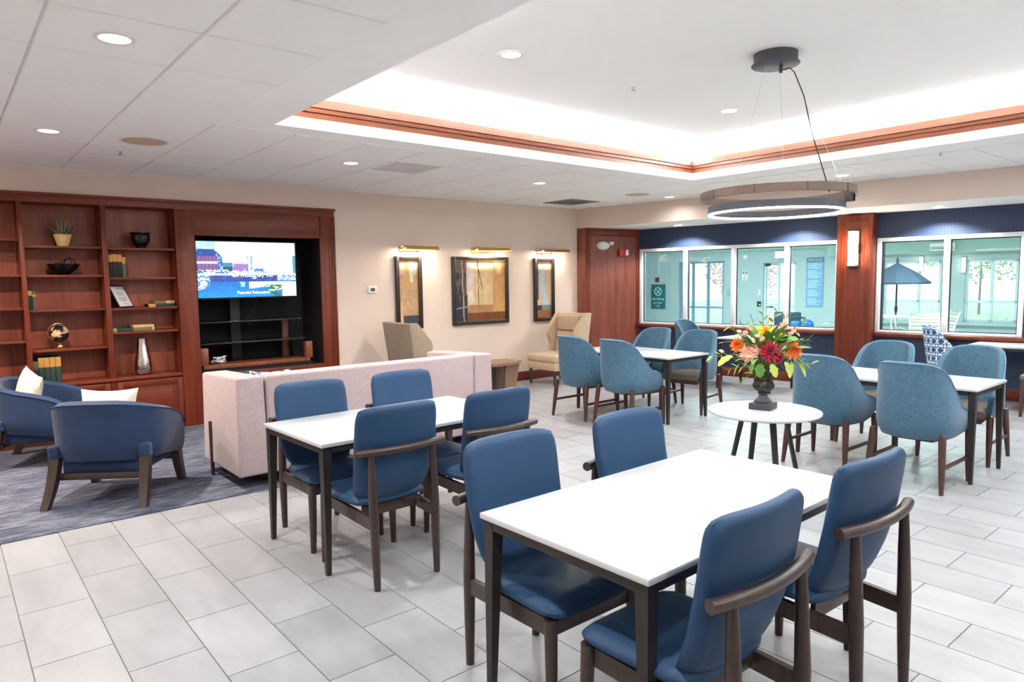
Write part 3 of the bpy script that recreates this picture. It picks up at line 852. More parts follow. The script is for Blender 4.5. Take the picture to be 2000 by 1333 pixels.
TUB = dict(a=.29, yf=.24, yc=.0, yb=-.275, th=.045, lean=.085, t=[0, .04, .10, .20, .28, .34, .42, .50, .60, .72, .84, 1], ztop=[.475, .555, .585, .60, .62, .665, .765, .85, .915, .945, .957, .960], zbot=[.40, .385, .375], e=.78, narrow=.10)
def tweed_chair(label, shell_mat='teal', pipe='teal_pipe'):
    t = empty('tub_chair', label, 'chair', group='blue tweed tub chairs')
    tub_shell(t, M[shell_mat], M[pipe], TUB)
    mb = MB(); poly = [(-.24, .29), (.24, .29), (.243, 0), (.215, -.16), (.12, -.235), (-.12, -.235), (-.215, -.16), (-.243, 0)]
    for z0, z1, k in ((.405, .415, .97), (.415, .46, 1.0), (.46, .478, .95)):
        pass
    rows = [[(x * k, y * k, z) for x, y in poly] for k, z in ((.95, .402), (1, .415), (1, .455), (.985, .468), (.93, .478))]
    g = [[mb.V(p) for p in r] for r in rows]
    for r0, r1 in zip(g, g[1:]):
        for q in range(8): mb._f([r0[q], r0[(q + 1) % 8], r1[(q + 1) % 8], r1[q]])
    mb._f(g[0][::-1]); mb._f(g[-1])
    mb.build('seat', M['taupe_vinyl'], t, angle=50)
    MB().hexa([(-.19, .21, .345), (.19, .21, .345), (.14, -.12, .345), (-.14, -.12, .345)], [(-.245, .262, .402), (.245, .262, .402), (.19, -.17, .402), (-.19, -.17, .402)]).build('under_frame', M['brown_wood'], t, angle=20)
    for s in (-1, 1):
        for f in (1, -1):
            y0, y1 = (.262, .250) if f > 0 else (-.285, -.235); x0, x1 = (s * .272, s * .268) if f > 0 else (s * .268, s * .245)
            MB().tube([(x0, y0, 0), ((x0 + x1) / 2, (y0 + y1) / 2, .2), (x1, y1, .40), (x1, y1, .428), (x1, y1, .436)], [.0155, .0235, .027, .022, .008], 12).build('leg', M['brown_wood'], t)
        MB().box(s * .262 - .009, s * .262 + .009, -.25, .25, .178, .205, .004).build('stretcher', M['brown_wood'], t)
    return t
TG = 'blue tweed tub chairs'
f0 = tweed_chair('blue tweed tub chair with its back to us, nearest of those beyond the round table')
f0.location = (5.845, 2.075, 0); f0.rotation_euler = (0, 0, -PI / 2)
dup(f0, (5.895, 2.80, 0), -PI / 2, 'blue tweed tub chair directly behind the round flower table', TG)
dup(f0, (6.93, 2.10, 0), PI / 2, 'blue tweed tub chair facing us below the umbrella window, behind the nearest tub chair', TG)
dup(f0, (6.93, 2.83, 0), PI / 2, 'blue tweed tub chair facing us in front of the wood pillar with the sconce', TG)
dup(f0, (5.865, 5.71, 0), -PI / 2, 'blue tweed tub chair with its back to us in front of the beige wing chair', TG)
dup(f0, (5.865, 5.04, 0), -PI / 2, 'blue tweed tub chair, back to us, at the middle table, second from the wing chair', TG)
dup(f0, (7.0, 5.74, 0), PI / 2, 'blue tweed tub chair facing us below the No Diving window, beside the wood pier', TG)
dup(f0, (7.05, 5.07, 0), PI / 2 + math.radians(8), 'blue tweed tub chair facing us with its seat in view, beside the flower sprays', TG)
dup(f0, (8.95, 6.33, 0), PI + math.radians(4), 'blue tweed tub chair seen side-on below the pool window, furthest from us', TG)
M['star'] = star_pattern_mat('star_lattice_cloth', C(34, 84, 128), C(226, 236, 244))
dup(f0, (9.97, 3.17, 0), PI + math.radians(20), 'tub chair in blue cloth with white star lattice lines below the pool window', 'patterned tub chair', swap={M['teal']: M['star'], M['teal_pipe']: M['star']})
dup(f0, (9.60, 2.02, 0), math.radians(3), 'tub chair at the picture edge with only a front leg and seat corner showing', TG)

# ---- round side table
rt = empty('round_table', 'round white table on four slanting black legs under the ring lamp', 'table', (4.72, 2.74, 0))
MB().lathe([(.385, .596), (.402, .603), (.406, .612), (.403, .62)], 64).build('tabletop', M['white_top'], rt, angle=50)
for k in range(4):
    a = math.radians(52 + 90 * k); ca, sa = math.cos(a), math.sin(a)
    def q(r, w, z, th=.012): return [(r * ca - w * sa, r * sa + w * ca, z), (r * ca + w * sa, r * sa - w * ca, z), ((r - th * 2) * ca + w * sa, (r - th * 2) * sa - w * ca, z), ((r - th * 2) * ca - w * sa, (r - th * 2) * sa + w * ca, z)]
    MB().hexa(q(.30, .015, 0), q(.17, .021, .596)).build('leg', M['black'], rt, angle=20)
MB().box(-.2, .2, -.02, .02, .58, .596).box(-.02, .02, -.2, .2, .58, .596).build('cross_frame', M['black'], rt, angle=0)

# ---- sofa
so = empty('sofa', 'mauve three-seat sofa seen from behind on the carpet edge', 'sofa', (1.715, 5.40, .008), math.radians(.6))
SW, SH, SD = 2.54, .885, .88
MB().box(.245, SW - .245, 0, .20, .10, SH, .022, 3).build('back', M['mauve'], so, angle=45)
for x0 in (0, SW - .24):
    arm = MB().hexa([(x0, 0, .10), (x0 + .24, 0, .10), (x0 + .24, SD, .10), (x0, SD, .10)], [(x0 + .012, .012, SH), (x0 + .23, .012, SH), (x0 + .23, SD - .01, SH - .03), (x0 + .012, SD - .01, SH - .03)])
    bmesh.ops.bevel(arm.bm, geom=arm.bm.edges[:], offset=.022, segments=3, profile=.5, affect='EDGES')
    arm.build('armrest', M['mauve'], so, angle=45)
for k in range(3):
    x0 = .255 + k * .677; MB().box(x0, x0 + .67, .21, SD - .02, .30, .47, .03, 3).build('seat_cushion', M['mauve'], so, angle=45)
    MB().box(x0, x0 + .67, .195, .36, .46, .80, .04, 3).build('back_cushion', M['mauve'], so, angle=45)
MB().box(.25, SW - .25, .02, SD - .03, .10, .30, .01).build('base', M['mauve'], so)
for x0 in (-.014, SW - .02):
    MB().box(x0, x0 + .026, .64, .67, .0, .46, .003).build('leg', M['dark_wood'], so)
for x0 in (.24, SW - .30):
    MB().box(x0, x0 + .06, .20, .26, 0, .10, .004).build('leg', M['dark_wood'], so); MB().box(x0, x0 + .06, SD - .16, SD - .10, 0, .10, .004).build('leg', M['dark_wood'], so)

def pillow(label, mat, loc, rot, size=.44, th=.13, trim=None):
    mb = MB(); n = 14
    def f(u, v, s):
        e = (1 - abs(u) ** 2.5) * (1 - abs(v) ** 2.5)
        k = 1 - .10 * (1 - abs(u) ** 2) * abs(v) ** 3 - .0; k2 = 1 - .10 * (1 - abs(v) ** 2) * abs(u) ** 3
        return (u * size / 2 * k2, s * th / 2 * max(0, e) ** .55, v * size / 2 * k)
    g1 = mb.surf([[f(-1 + 2 * i / n, -1 + 2 * j / n, 1) for i in range(n + 1)] for j in range(n + 1)])
    g2 = mb.surf([[f(-1 + 2 * i / n, -1 + 2 * j / n, -1) for i in range(n + 1)] for j in range(n + 1)])
    bmesh.ops.remove_doubles(mb.bm, verts=mb.bm.verts[:], dist=.0005)
    o = mb.build('throw_pillow', mat, None, angle=60); o.location = loc; o.rotation_euler = rot
    tag(o, label, 'pillow'); return o
pillow('blue and white lattice pillow peeking over the sofa back at its near arm', M['star'], (2.17, 5.86, .668), (math.radians(-18), math.radians(4), math.radians(10)), .44)
pillow('lattice pillow at the far arm of the mauve sofa, only its tip showing', M['star'], (3.72, 5.84, .640), (math.radians(-14), math.radians(-3), math.radians(-8)), .43)

# ---- velvet barrel armchairs
ARM = dict(a=.385, yf=.33, yc=.0, yb=-.34, th=.085, lean=.07, t=[0, .06, .14, .30, .5, .7, .85, 1], ztop=[.46, .56, .60, .645, .695, .735, .755, .76], zbot=[.25, .31, .335], e=.82, narrow=-.04, tuck=.03)
def armchair(label):
    t = empty('barrel_armchair', label, 'armchair', group='blue velvet barrel armchairs')
    tub_shell(t, M['velvet'], M['piping_navy'], ARM)
    mb = MB().box(-.29, .29, -.24, .36, .30, .43, .035, 3); mb.build('seat_cushion', M['velvet'], t, angle=50)
    MB().box(-.29, .29, -.23, .33, .22, .31, .02).build('seat_base', M['velvet'], t, angle=50)
    MB().box(-.30, .30, -.27, -.24, .185, .235, .006).box(-.30, .30, .29, .32, .185, .235, .006).build('cross_rail', M['dark_wood'], t)
    for s in (-1, 1):
        for f in (-1, 1):
            yt = -.245 if f < 0 else .30; yo = -.135 if f < 0 else .035
            xt = s * .318
            mb = MB(); rings = []
            for k in range(7):
                v = k / 6; z = .40 * v; y = yt + yo * (1 - v) ** 1.8; w = .026 + .010 * v; dpt = .022 + .012 * math.sin(PI * min(1, v * .8 + .1))
                xx = xt + s * .025 * (1 - v) ** 2
                rings.append([mb.V((xx - w, y - dpt, z)), mb.V((xx + w, y - dpt, z)), mb.V((xx + w, y + dpt, z)), mb.V((xx - w, y + dpt, z))])
            for r0, r1 in zip(rings, rings[1:]):
                for q in range(4): mb._f([r0[q], r0[(q + 1) % 4], r1[(q + 1) % 4], r1[q]])
            mb._f(rings[0][::-1]); mb._f(rings[-1])
            lg = mb.build('leg', M['dark_wood'], t, angle=35)
            MB().box(xt - .040, xt + .040, yt - .040, yt + .040, .345, .445, .018, 3).build('leg_cover', M['velvet'], lg, angle=50)
    return t
a0 = armchair('blue velvet barrel armchair nearer us, its back turned with a cream pillow on top')
a0.location = (1.00, 6.02, .008); a0.rotation_euler = (0, 0, math.radians(55 - 90))
dup(a0, (.70, 7.66, .008), math.radians(-24 - 90), 'blue velvet barrel armchair by the bookcase, seen from its side', 'blue velvet barrel armchairs')
fw = Vector((math.cos(math.radians(55)), math.sin(math.radians(55)), 0))
p_ = Vector((1.00, 6.02, 0)) - fw * .10
pillow('cream pillow standing in the nearer blue velvet armchair', M['cream'], (p_.x, p_.y, .635), (math.radians(-14), 0, math.radians(-35)), .42, .15)
fw2 = Vector((math.cos(math.radians(-24)), math.sin(math.radians(-24)), 0)); p2 = Vector((.70, 7.66, 0)) - fw2 * .06
pillow('cream pillow leaning in the blue velvet armchair by the bookcase', M['cream'], (p2.x - .05, p2.y + .02, .645), (math.radians(-12), math.radians(12), math.radians(-78)), .42, .15)

# ---- wing chairs (local: faces +y)
def wing_chair(label, mat):
    t = empty('wing_chair', label, 'armchair', group=None)
    m = M[mat]
    mb = MB().hexa([(-.29, -.24, .40), (.29, -.24, .40), (.29, -.34, .40), (-.29, -.34, .40)], [(-.30, -.31, 1.085), (.30, -.31, 1.085), (.30, -.42, 1.085), (-.30, -.42, 1.085)])
    bmesh.ops.bevel(mb.bm, geom=mb.bm.edges[:], offset=.02, segments=2, profile=.5, affect='EDGES')
    mb.build('backrest', m, t, angle=45)
    MB().hexa([(-.24, -.205, .47), (.24, -.205, .47), (.24, -.29, .47), (-.24, -.29, .47)], [(-.24, -.245, .80), (.24, -.245, .80), (.24, -.33, .80), (-.24, -.33, .80)]).build('back_cushion', m, t, angle=30)
    hb = MB().box(-.235, .235, -.325, -.225, .81, 1.06, .035, 3); hb.build('head_cushion', m, t, angle=50)
    for s in (-1, 1):
        poly = [(-.33, .36), (-.43, 1.09), (-.30, 1.09), (-.09, .84), (-.075, .76), (-.16, .60), (-.16, .36)]
        mb = MB().prism(poly, 0, 1, lambda u, v, h: (s * (.27 + .065 * h + .02 * max(0, (v - .5)) * h), u, v))
        bmesh.ops.bevel(mb.bm, geom=mb.bm.edges[:], offset=.014, segments=2, profile=.5, affect='EDGES')
        mb.build('wing', m, t, angle=45)
        MB().tube([(s * .27, .30, 0), (s * .27, .30, .245)], [.024, .036], 4).build('leg', M['dark_wood'], t, angle=20)
        MB().tube([(s * .27, -.34, 0), (s * .27, -.30, .245)], [.024, .036], 4).build('leg', M['dark_wood'], t, angle=20)
    MB().box(-.325, .325, -.22, .345, .355, .475, .035, 3).build('seat_cushion', m, t, angle=50)
    MB().box(-.315, .315, -.30, .335, .235, .36, .015).build('seat_base', m, t)
    return t
w1 = wing_chair('beige wing chair facing the sofa end, beside the wood pier', 'beige_up'); w1.location = (7.40, 7.83, 0); w1.rotation_euler = (0, 0, PI / 2)
w2 = dup(w1, (4.95, 7.80, 0), -PI / 2, 'taupe wing chair seen from behind over the sofa back, under the narrow artwork', None, swap={M['beige_up']: M['taupe_up']})

# ---- small wooden side table
st = empty('side_table', 'brown wooden side table with slanted slab legs between the two wing chairs', 'side table', (6.12, 7.66, 0))
M['ash'] = wood('brown_ash', C(104, 78, 58), C(146, 114, 88), (30, 30, 3), .45, kind='Object')
MB().prism([(-.30, -.22), (.10, -.24), (.30, -.12), (.28, .20), (-.05, .28), (-.30, .16)], .425, .465, lambda u, v, h: (u, v, h)).build('tabletop', M['ash'], st, angle=20)
MB().hexa([(-.02, -.13, 0), (.17, -.13, 0), (.17, -.09, 0), (-.02, -.09, 0)], [(-.05, -.20, .425), (.27, -.12, .425), (.27, -.08, .425), (-.05, -.16, .425)]).build('leg', M['ash'], st, angle=20)
MB().hexa([(-.16, -.08, 0), (-.12, -.08, 0), (-.12, .16, 0), (-.16, .16, 0)], [(-.20, -.18, .425), (-.16, -.18, .425), (-.16, .16, .425), (-.20, .16, .425)]).build('leg', M['dark_wood'], st, angle=20)
MB().hexa([(.0, .10, 0), (.15, .10, 0), (.15, .14, 0), (.0, .14, 0)], [(-.03, .16, .425), (.22, .16, .425), (.22, .2, .425), (-.03, .2, .425)]).build('leg', M['ash'], st, angle=20)
# ================================================================== BUILT-IN CABINETS
Y0 = WYL            # front face
bc = empty('bookcase', 'dark cherry built-in bookcase of open shelves with panelled doors below', 'bookcase', (.66, 8.36, 0))
def P_(mb, name, mat, par=bc, angle=25, org=(.66, 8.36, 0)):
    for v in mb.bm.verts: v.co -= Vector(org)
    return mb.build(name, mat, par, angle)
colx = [(-.78, -.055), (-.015, .660), (.702, 1.372), (1.420, 2.085)]
BD = 8.66
P_(MB().box(-.80, 2.29, BD, BD + .02, .0, 2.475), 'back_panel', M['cherry_back'])
for a, b in ((-.80, -.78), (-.055, -.015), (.660, .702), (1.372, 1.420)):
    P_(MB().box(a, b, Y0 - .012, BD, .10, 2.455, .003), 'stile', M['cherry'])
P_(MB().box(2.085, 2.12, Y0 - .004, BD, .10, 2.455), 'end_panel', M['cherry'])
P_(MB().box(2.085, 2.29, Y0 - .014, Y0 + .02, 0, 2.455, .004), 'pilaster', M['cherry'])
P_(MB().box(-.80, 2.12, Y0, BD, 2.455, 2.475), 'top_panel', M['cherry_x'])
shelves = {0: [2.0, 1.7, 1.37, 1.05], 1: [2.068, 1.716, 1.386, 1.058], 2: [2.003, 1.710, 1.360, .955], 3: [1.996, 1.679, 1.353, 1.096]}
for ci, zs in shelves.items():
    a, b = colx[ci]
    for z in zs: P_(MB().box(a + .002, b - .002, Y0 + .012, BD, z, z + .024, .003), 'shelf', M['cherry_x'])
P_(MB().box(-.80, 2.085, Y0 - .03, BD, .595, .632, .006), 'counter', M['cherry_x'])
P_(MB().box(-.80, 2.085, Y0 + .03, Y0 + .06, 0, .10), 'toe_kick', M['cherry_dark'])
for a, b in colx:
    dz0, dz1 = .115, .585
    d_ = P_(MB().box(a + .004, b - .004, Y0 - .012, Y0 + .01, dz0, dz1, .003), 'cabinet_door', M['cherry'])
    mb = MB()
    for i_, (ins, pr, w) in enumerate(((.0, .016, .055), (.055, .009, .014), (.069, .004, .01))):
        mb.box(a + .006 + ins, a + .006 + ins + w, Y0 - .012 - pr, Y0 - .010, dz0 + ins, dz1 - ins, .003).box(b - .006 - ins - w, b - .006 - ins, Y0 - .012 - pr, Y0 - .010, dz0 + ins, dz1 - ins, .003)
        mb.box(a + .006 + ins + w, b - .006 - ins - w, Y0 - .012 - pr, Y0 - .010, dz1 - ins - w, dz1 - ins, .003).box(a + .006 + ins + w, b - .006 - ins - w, Y0 - .012 - pr, Y0 - .010, dz0 + ins, dz0 + ins + w, .003)
    mb.box(a + .12, b - .12, Y0 - .02, Y0 - .010, dz0 + .12, dz1 - .12, .006)
    P_(mb, 'door_moulding', M['cherry'], d_)
# cornice across bookcase and media cabinet
P_(MB().box(-.80, 3.99, Y0 - .012, Y0 + .02, 2.455, 2.55, .004).box(-.80, 4.005, Y0 - .03, Y0 + .0, 2.525, 2.552, .004), 'cornice', M['cherry_x'])

# media cabinet
mc = empty('media_cabinet', 'cherry wood television recess with black interior beside the bookcase', 'cabinet', (3.03, 8.36, 0))
MO = (3.03, 8.36, 0)
R0, R1, RZ0, RZ1 = 2.29, 3.785, .585, 2.175
P_(MB().box(2.29, 3.80, Y0 - .008, Y0 + .02, RZ1, 2.455, .003), 'header_panel', M['cherry_x'], mc, org=MO)
P_(MB().box(R1, 3.91, Y0 - .008, Y0 + .02, .0, 2.455, .003), 'pilaster', M['cherry'], mc, org=MO)
mb = MB()
for k in range(3): mb.box(3.91 + .027 * k, 3.937 + .027 * k, Y0 - .012 - .007 * k, Y0 + .02, 0, 2.455, .005)
P_(mb, 'fluted_moulding', M['cherry'], mc, org=MO)
P_(MB().box(R0, R1, Y0 - .02, Y0 + .02, .53, RZ0, .004), 'ledge', M['cherry_x'], mc, org=MO)
P_(MB().box(R0, R1, Y0 - .004, Y0 + .02, 0, .53), 'lower_panel', M['cherry_x'], mc, org=MO)
al = MB().box(R0 - .02, R0, Y0 + .02, 9.0, RZ0 - .02, RZ1 + .02).box(R1, R1 + .02, Y0 + .02, 9.0, RZ0 - .02, RZ1 + .02).box(R0, R1, 8.98, 9.0, RZ0, RZ1).box(R0, R1, Y0 + .02, 9.0, RZ1, RZ1 + .02).box(R0, R1, Y0 + .02, 9.0, RZ0 - .02, RZ0)
P_(al, 'black_interior', M['alcove'], mc, angle=0, org=MO)

# tv stand inside the recess
ts = empty('tv_stand', 'dark stand with black shelves and short wooden posts under the television', 'tv stand', (2.98, 8.6, RZ0))
TO = (2.98, 8.6, RZ0)
M['stand_wood'] = wood('reddish_stand_wood', C(96, 48, 30), C(140, 76, 48), (14, 14, 2), .4)
P_(MB().box(2.33, 3.63, 8.42, 8.86, RZ0 + .04, RZ0 + .085, .004), 'base_shelf', M['stand_wood'], ts, org=TO)
P_(MB().box(2.31, 3.66, 8.44, 8.84, RZ0, RZ0 + .04), 'plinth', M['black'], ts, org=TO)
P_(MB().box(2.33, 3.60, 8.47, 8.86, .905, .925, .003), 'glass_shelf', M['black_gloss'], ts, org=TO)
P_(MB().box(2.33, 3.56, 8.50, 8.86, 1.155, 1.175, .003), 'glass_shelf', M['black_gloss'], ts, org=TO)
for x0, z1 in ((2.305, .875), (3.575, .875)): P_(MB().box(x0, x0 + .09, 8.42, 8.50, RZ0 + .085, z1, .004), 'post', M['stand_wood'], ts, org=TO)
P_(MB().box(3.42, 3.50, 8.78, 8.84, .67, 1.15, .004), 'post', M['stand_wood'], ts, org=TO)
P_(MB().box(2.78, 2.90, 8.80, 8.87, .67, 2.0, .004), 'column', M['black'], ts, org=TO)
P_(MB().tube([(3.12, 8.80, 1.45), (3.08, 8.80, 1.30), (2.98, 8.80, 1.18), (3.02, 8.80, 1.10)], .006, 6), 'cable', M['black'], ts, org=TO)
tv = empty('television', 'flat television showing a river city skyline, mounted in the cherry recess', 'television', (2.90, 8.46, 1.45))
P_(MB().box(2.305, 3.515, 8.455, 8.50, 1.438, 2.135, .006), 'casing', M['black_gloss'], tv, org=(2.90, 8.46, 1.45))
P_(MB().box(2.7, 3.05, 8.50, 8.80, 1.65, 1.95, .006), 'wall_mount', M['black'], tv, org=(2.90, 8.46, 1.45))
nz = vnoise(5); nz2 = vnoise(9)
def city(u, v):
    # river, bridge, quay, brick block, towers, white sky
    n = nz(u * 60, v * 60); n2 = nz2(u * 26, v * 14)
    sky = (246, 250, 255)
    if v > .44:
        c = sky
        if u < .18 and v > .84: c = (150, 215, 235) if n > .35 else (220, 240, 250)
        if u < .25 - max(0, v - .72) * .6 and v < .86:
            if v > .74: c = (20, 70, 150) if n2 > .3 else (90, 170, 210)
            else:
                gx, gy = (u * 28) % 1, (v * 24) % 1
                c = (58, 66, 130) if gx < .5 and gy < .55 else (150, 90, 150)
                if .60 < v < .645: c = (200, 225, 245)
                if u > .20: c = (40, 100, 180) if n > .4 else (150, 200, 235)
        elif u < .34 and v < .62: c = (50, 140, 170) if v > .55 else (20, 80, 90)
        elif .33 < u < .50 and v < .60: c = (150, 120, 180) if n2 > .4 else (190, 170, 215)
        elif .33 < u < .50 and v < .66: c = (220, 205, 230)
        elif .5 <= u < .52 and v < .85: c = (228, 236, 246)
        elif .49 < u < .55 and v < .75 and n > .35: c = (150, 180, 190)
        elif .55 < u < .66 and v < .52: c = (70, 120, 190) if n > .4 else (170, 200, 225)
        elif .56 < u < .85 and v < .60 + .25 * nz2(u * 22, 3): c = (206, 222, 238) if n2 > .5 else (236, 240, 248)
        elif u > .97 and v < .76: c = (70, 150, 175)
        if v < .47 and u < .9: c = (236, 240, 240) if n > .45 else (150, 190, 215)
        if v < .50 and u < .30: c = (205, 235, 240) if n > .4 else (60, 110, 160)
        return c
    if v > .40: return (225, 226, 222) if n > .35 else (160, 190, 210)
    if v > .28 and .12 < u < .80:
        return (52, 54, 140) if n > .45 else (34, 90, 176)
    if u > .78 and v > .30: return (230, 238, 242) if n > .4 else (90, 150, 205)
    if u < .13 - (.4 - v) * .1 and v > .12 + u * .8: return (214, 238, 246) if n > .42 else (60, 130, 190)
    if u > .64 + (.25 - v) * .5 and v < .28:
        if .68 < u < .84 and .14 < v < .22: return (40, 120, 80) if n > .35 else (210, 235, 225)
        if u > .72 and v < .10 + (u - .72) * .2 and u < .85: return (30, 120, 90) if n2 > .5 else (60, 120, 200)
        return (232, 238, 246) if n > .2 else (150, 180, 205)
    if .33 < u < .46 and v > .19 and n2 > .35: return (140, 214, 226)
    if .5 < u < .66 and v > .15 + (u - .5) * .2: return (225, 238, 246)
    k = v / .28
    return (10 + 20 * n, 96 + 40 * (1 - k) + 30 * n, 196 + 40 * (1 - k))
M['screen'] = attr_mat('screen_picture', .3, emission=1.05)
painted('screen', 1.168, .655, 170, 96, city, M['screen'], tv, (.0095, -.008, .337))
M['screen_text'] = emit('screen_lettering', (1, 1, 1, 1), 1.15)
text('lettering', 'Chicago, IL', .112, M['screen_text'], tv, (.05, -.0105, .285), (PI / 2, 0, 0))
text('lettering', 'Peaceful Relaxation', .050, M['screen_text'], tv, (.06, -.0105, .063), (PI / 2, 0, 0))
cm = MB()
rnd = random.Random(3)
for k in range(5):
    pts = [(2.56 + rnd.uniform(-.09, .09), 8.60 + rnd.uniform(-.05, .05), .678 + rnd.uniform(.0, .075)) for _ in range(7)]
    pts[0] = (2.50 + .03 * k, 8.60, .676); cm.tube(pts, .006, 6)
tag(cm.build('cable_bundle', M['white_plastic'], None), 'tangled white cable lying on the television stand', 'cable')

# ---- things on the shelves
def book(label, x, y, z, w, h, d, body, band, lying=False, group=None, lean=0.0, band_frac=(.68, 1.0)):
    t = empty('book', label, 'book', (x, y, z), 0, group)
    t.rotation_euler = (0, lean, 0)
    if lying:    # spine faces the room, w = length along x, h = thickness
        MB().box(0, w, 0, d, 0, h, .003).build('cover', body, t)
        MB().box(.004, w - .004, .01, d + .003, .004, h - .004).build('pages', M['pages'], t, angle=0)
        MB().box(w * band_frac[0], w * band_frac[1] + .001, -.002, d * .98, -.0005, h + .001, .002).build('spine_band', band, t)
    else:
        MB().box(0, w, 0, d, 0, h, .003).build('cover', body, t)
        MB().box(.004, w - .004, .01, d + .003, .004, h - .004).build('pages', M['pages'], t, angle=0)
        MB().box(-.0005, w + .0005, -.002, d * .98, h * band_frac[0], h * band_frac[1] + .001, .002).build('spine_band', band, t)
    return t
M['pages'] = pm('paper_pages', C(214, 196, 164), .9)
M['bk_dark'] = pm('dark_book_cloth', C(40, 40, 40), .7); M['bk_green'] = pm('green_book_cloth', C(38, 66, 58), .7); M['bk_sage'] = pm('sage_book_cloth', C(96, 100, 80), .7)
M['bk_gold'] = pm('gold_book_band', C(206, 152, 78), .6); M['bk_tan'] = pm('tan_book_cloth', C(206, 172, 120), .7); M['bk_olive'] = pm('olive_book_cloth', C(120, 112, 70), .7)
z3 = 1.679 + .024
for i, (x, w, h, bm_, lab) in enumerate(((1.428, .040, .245, 'bk_dark', 'first upright dark book with gold band, against the stile under the mosaic pot'), (1.470, .044, .250, 'bk_dark', 'second upright dark book with gold band under the mosaic pot'), (1.516, .044, .246, 'bk_dark', 'third upright dark book with gold band under the mosaic pot'), (1.562, .034, .218, 'bk_sage', 'short sage green book with gold band ending the row under the mosaic pot'))):
    book(lab, x, 8.43, z3, w, h, .17, M[bm_], M['bk_gold'])
z4 = .632
for i, x in enumerate((.712, .752, .80, .850, .900)):
    book(['slim dark book against the stile on the bottom shelf under the globe', 'first green and gold book of the row under the globe', 'second green and gold book of the row under the globe', 'third green and gold book of the row under the globe', 'last green and gold book of the row under the globe'][i], x, 8.44, z4, .036 if i == 0 else .046, .235 if i == 0 else .27, .17, M['bk_dark'] if i == 0 else M['bk_green'], M['bk_sage'] if i == 0 else M['bk_gold'], band_frac=(.60, .97))
z5 = 1.360 + .024
book('thin brown book in the shadow beside the stile, below the black bowl', .710, 8.44, z5, .030, .20, .17, M['bk_dark'], M['bk_gold'], band_frac=(.72, .96))
book('second thin brown book beside the stile, below the black bowl', .744, 8.45, z5, .028, .19, .16, M['bk_sage'], M['bk_gold'], band_frac=(.7, .8))
z6 = 1.353 + .024
book('dark green book lying under another beside the framed certificate', 1.80, 8.45, z6, .27, .032, .19, M['bk_green'], M['bk_gold'], True, band_frac=(0, .26))
book('tan book lying on the dark green book beside the framed certificate', 1.87, 8.455, z6 + .0335, .20, .030, .18, M['bk_olive'], M['bk_tan'], True, band_frac=(.55, 1))
z7 = 1.096 + .024
book('green book with gold end lying flat, above the hammered vase and nearest the stile', 1.430, 8.45, z7, .20, .036, .18, M['bk_green'], M['bk_tan'], True, band_frac=(0, .22))
book('olive book lying flat at the bottom of the small stack above the hammered vase', 1.634, 8.45, z7, .21, .032, .18, M['bk_olive'], M['bk_tan'], True, band_frac=(.9, 1))
book('cream book on top of the small stack above the hammered vase', 1.634, 8.455, z7 + .0335, .21, .030, .17, M['bk_tan'], M['pages'], True, band_frac=(.45, .5))
# potted grass
pp = empty('potted_plant', 'spiky green plant in a cream flowerpot on the top shelf', 'plant', (1.045, 8.50, 2.003 + .024))
M['pot_cream'] = pm('cream_pot', C(226, 192, 132), .5); M['soil'] = pm('soil', C(50, 38, 28), .95)
MB().lathe([(.05, 0), (.052, .004), (.082, .118), (.084, .124), (.076, .124), (.072, .105)], 28).build('flowerpot', M['pot_cream'], pp)
MB().cyl((0, 0, 0), .072, .09, .106, 20).build('soil', M['soil'], pp)
M['grass'] = pm('dry_green_blade', C(132, 132, 90), .7, var=.35, vscale=20)
gm = MB(); rnd = random.Random(11)
for k in range(150):
    a = rnd.random() * 2 * PI; l = rnd.uniform(.09, .26); tilt = rnd.uniform(.05, .95); r0 = rnd.uniform(0, .055)
    dv = Vector((math.cos(a), math.sin(a), 0)); sd = Vector((-dv.y, dv.x, 0)) * rnd.uniform(.004, .010); p = dv * r0 + Vector((0, 0, .10)); prev = None
    for s in range(4):
        v = s / 3; q = p + dv * (l * math.sin(tilt) * v) + Vector((0, 0, l * (math.cos(tilt) * v - .35 * tilt * v * v))); w = sd * (1 - v * .95)
        cur = (gm.V(q - w), gm.V(q + w))
        if prev: gm._f([prev[0], prev[1], cur[1], cur[0]])
        prev = cur
gm.build('foliage', M['grass'], pp, angle=0, kind='stuff')
# black bowl with rings
z = 1.710 + .024
bw = empty('black_bowl', 'wide black footed bowl on the shelf under the potted plant', 'bowl', (1.035, 8.49, z))
MB().lathe([(.055, 0), (.058, .006), (.05, .012), (.09, .035), (.13, .075), (.152, .112), (.147, .112), (.12, .075), (.08, .042), (.01, .03)], 36).build('body', M['black_gloss'], bw)
M['rusty'] = pm('rusty_ring', C(70, 50, 44), .5, .6)
rb_ = empty('ring_ornament', 'brown wire ring ball sitting in the black bowl', 'ornament', (1.075, 8.49, z + .115))
MB().torus((0, 0, 0), .062, .007, (0, 1, .15)).torus((0, 0, 0), .056, .007, (.9, .5, .1)).build('rings', M['rusty'], rb_)
rb2 = empty('ring_ornament', 'second ring ball lying lower in the black bowl', 'ornament', (.985, 8.49, z + .075))
MB().torus((0, 0, 0), .052, .006, (.2, 1, .4)).torus((0, 0, 0), .048, .006, (.8, -.4, .5)).build('rings', M['rusty'], rb2)
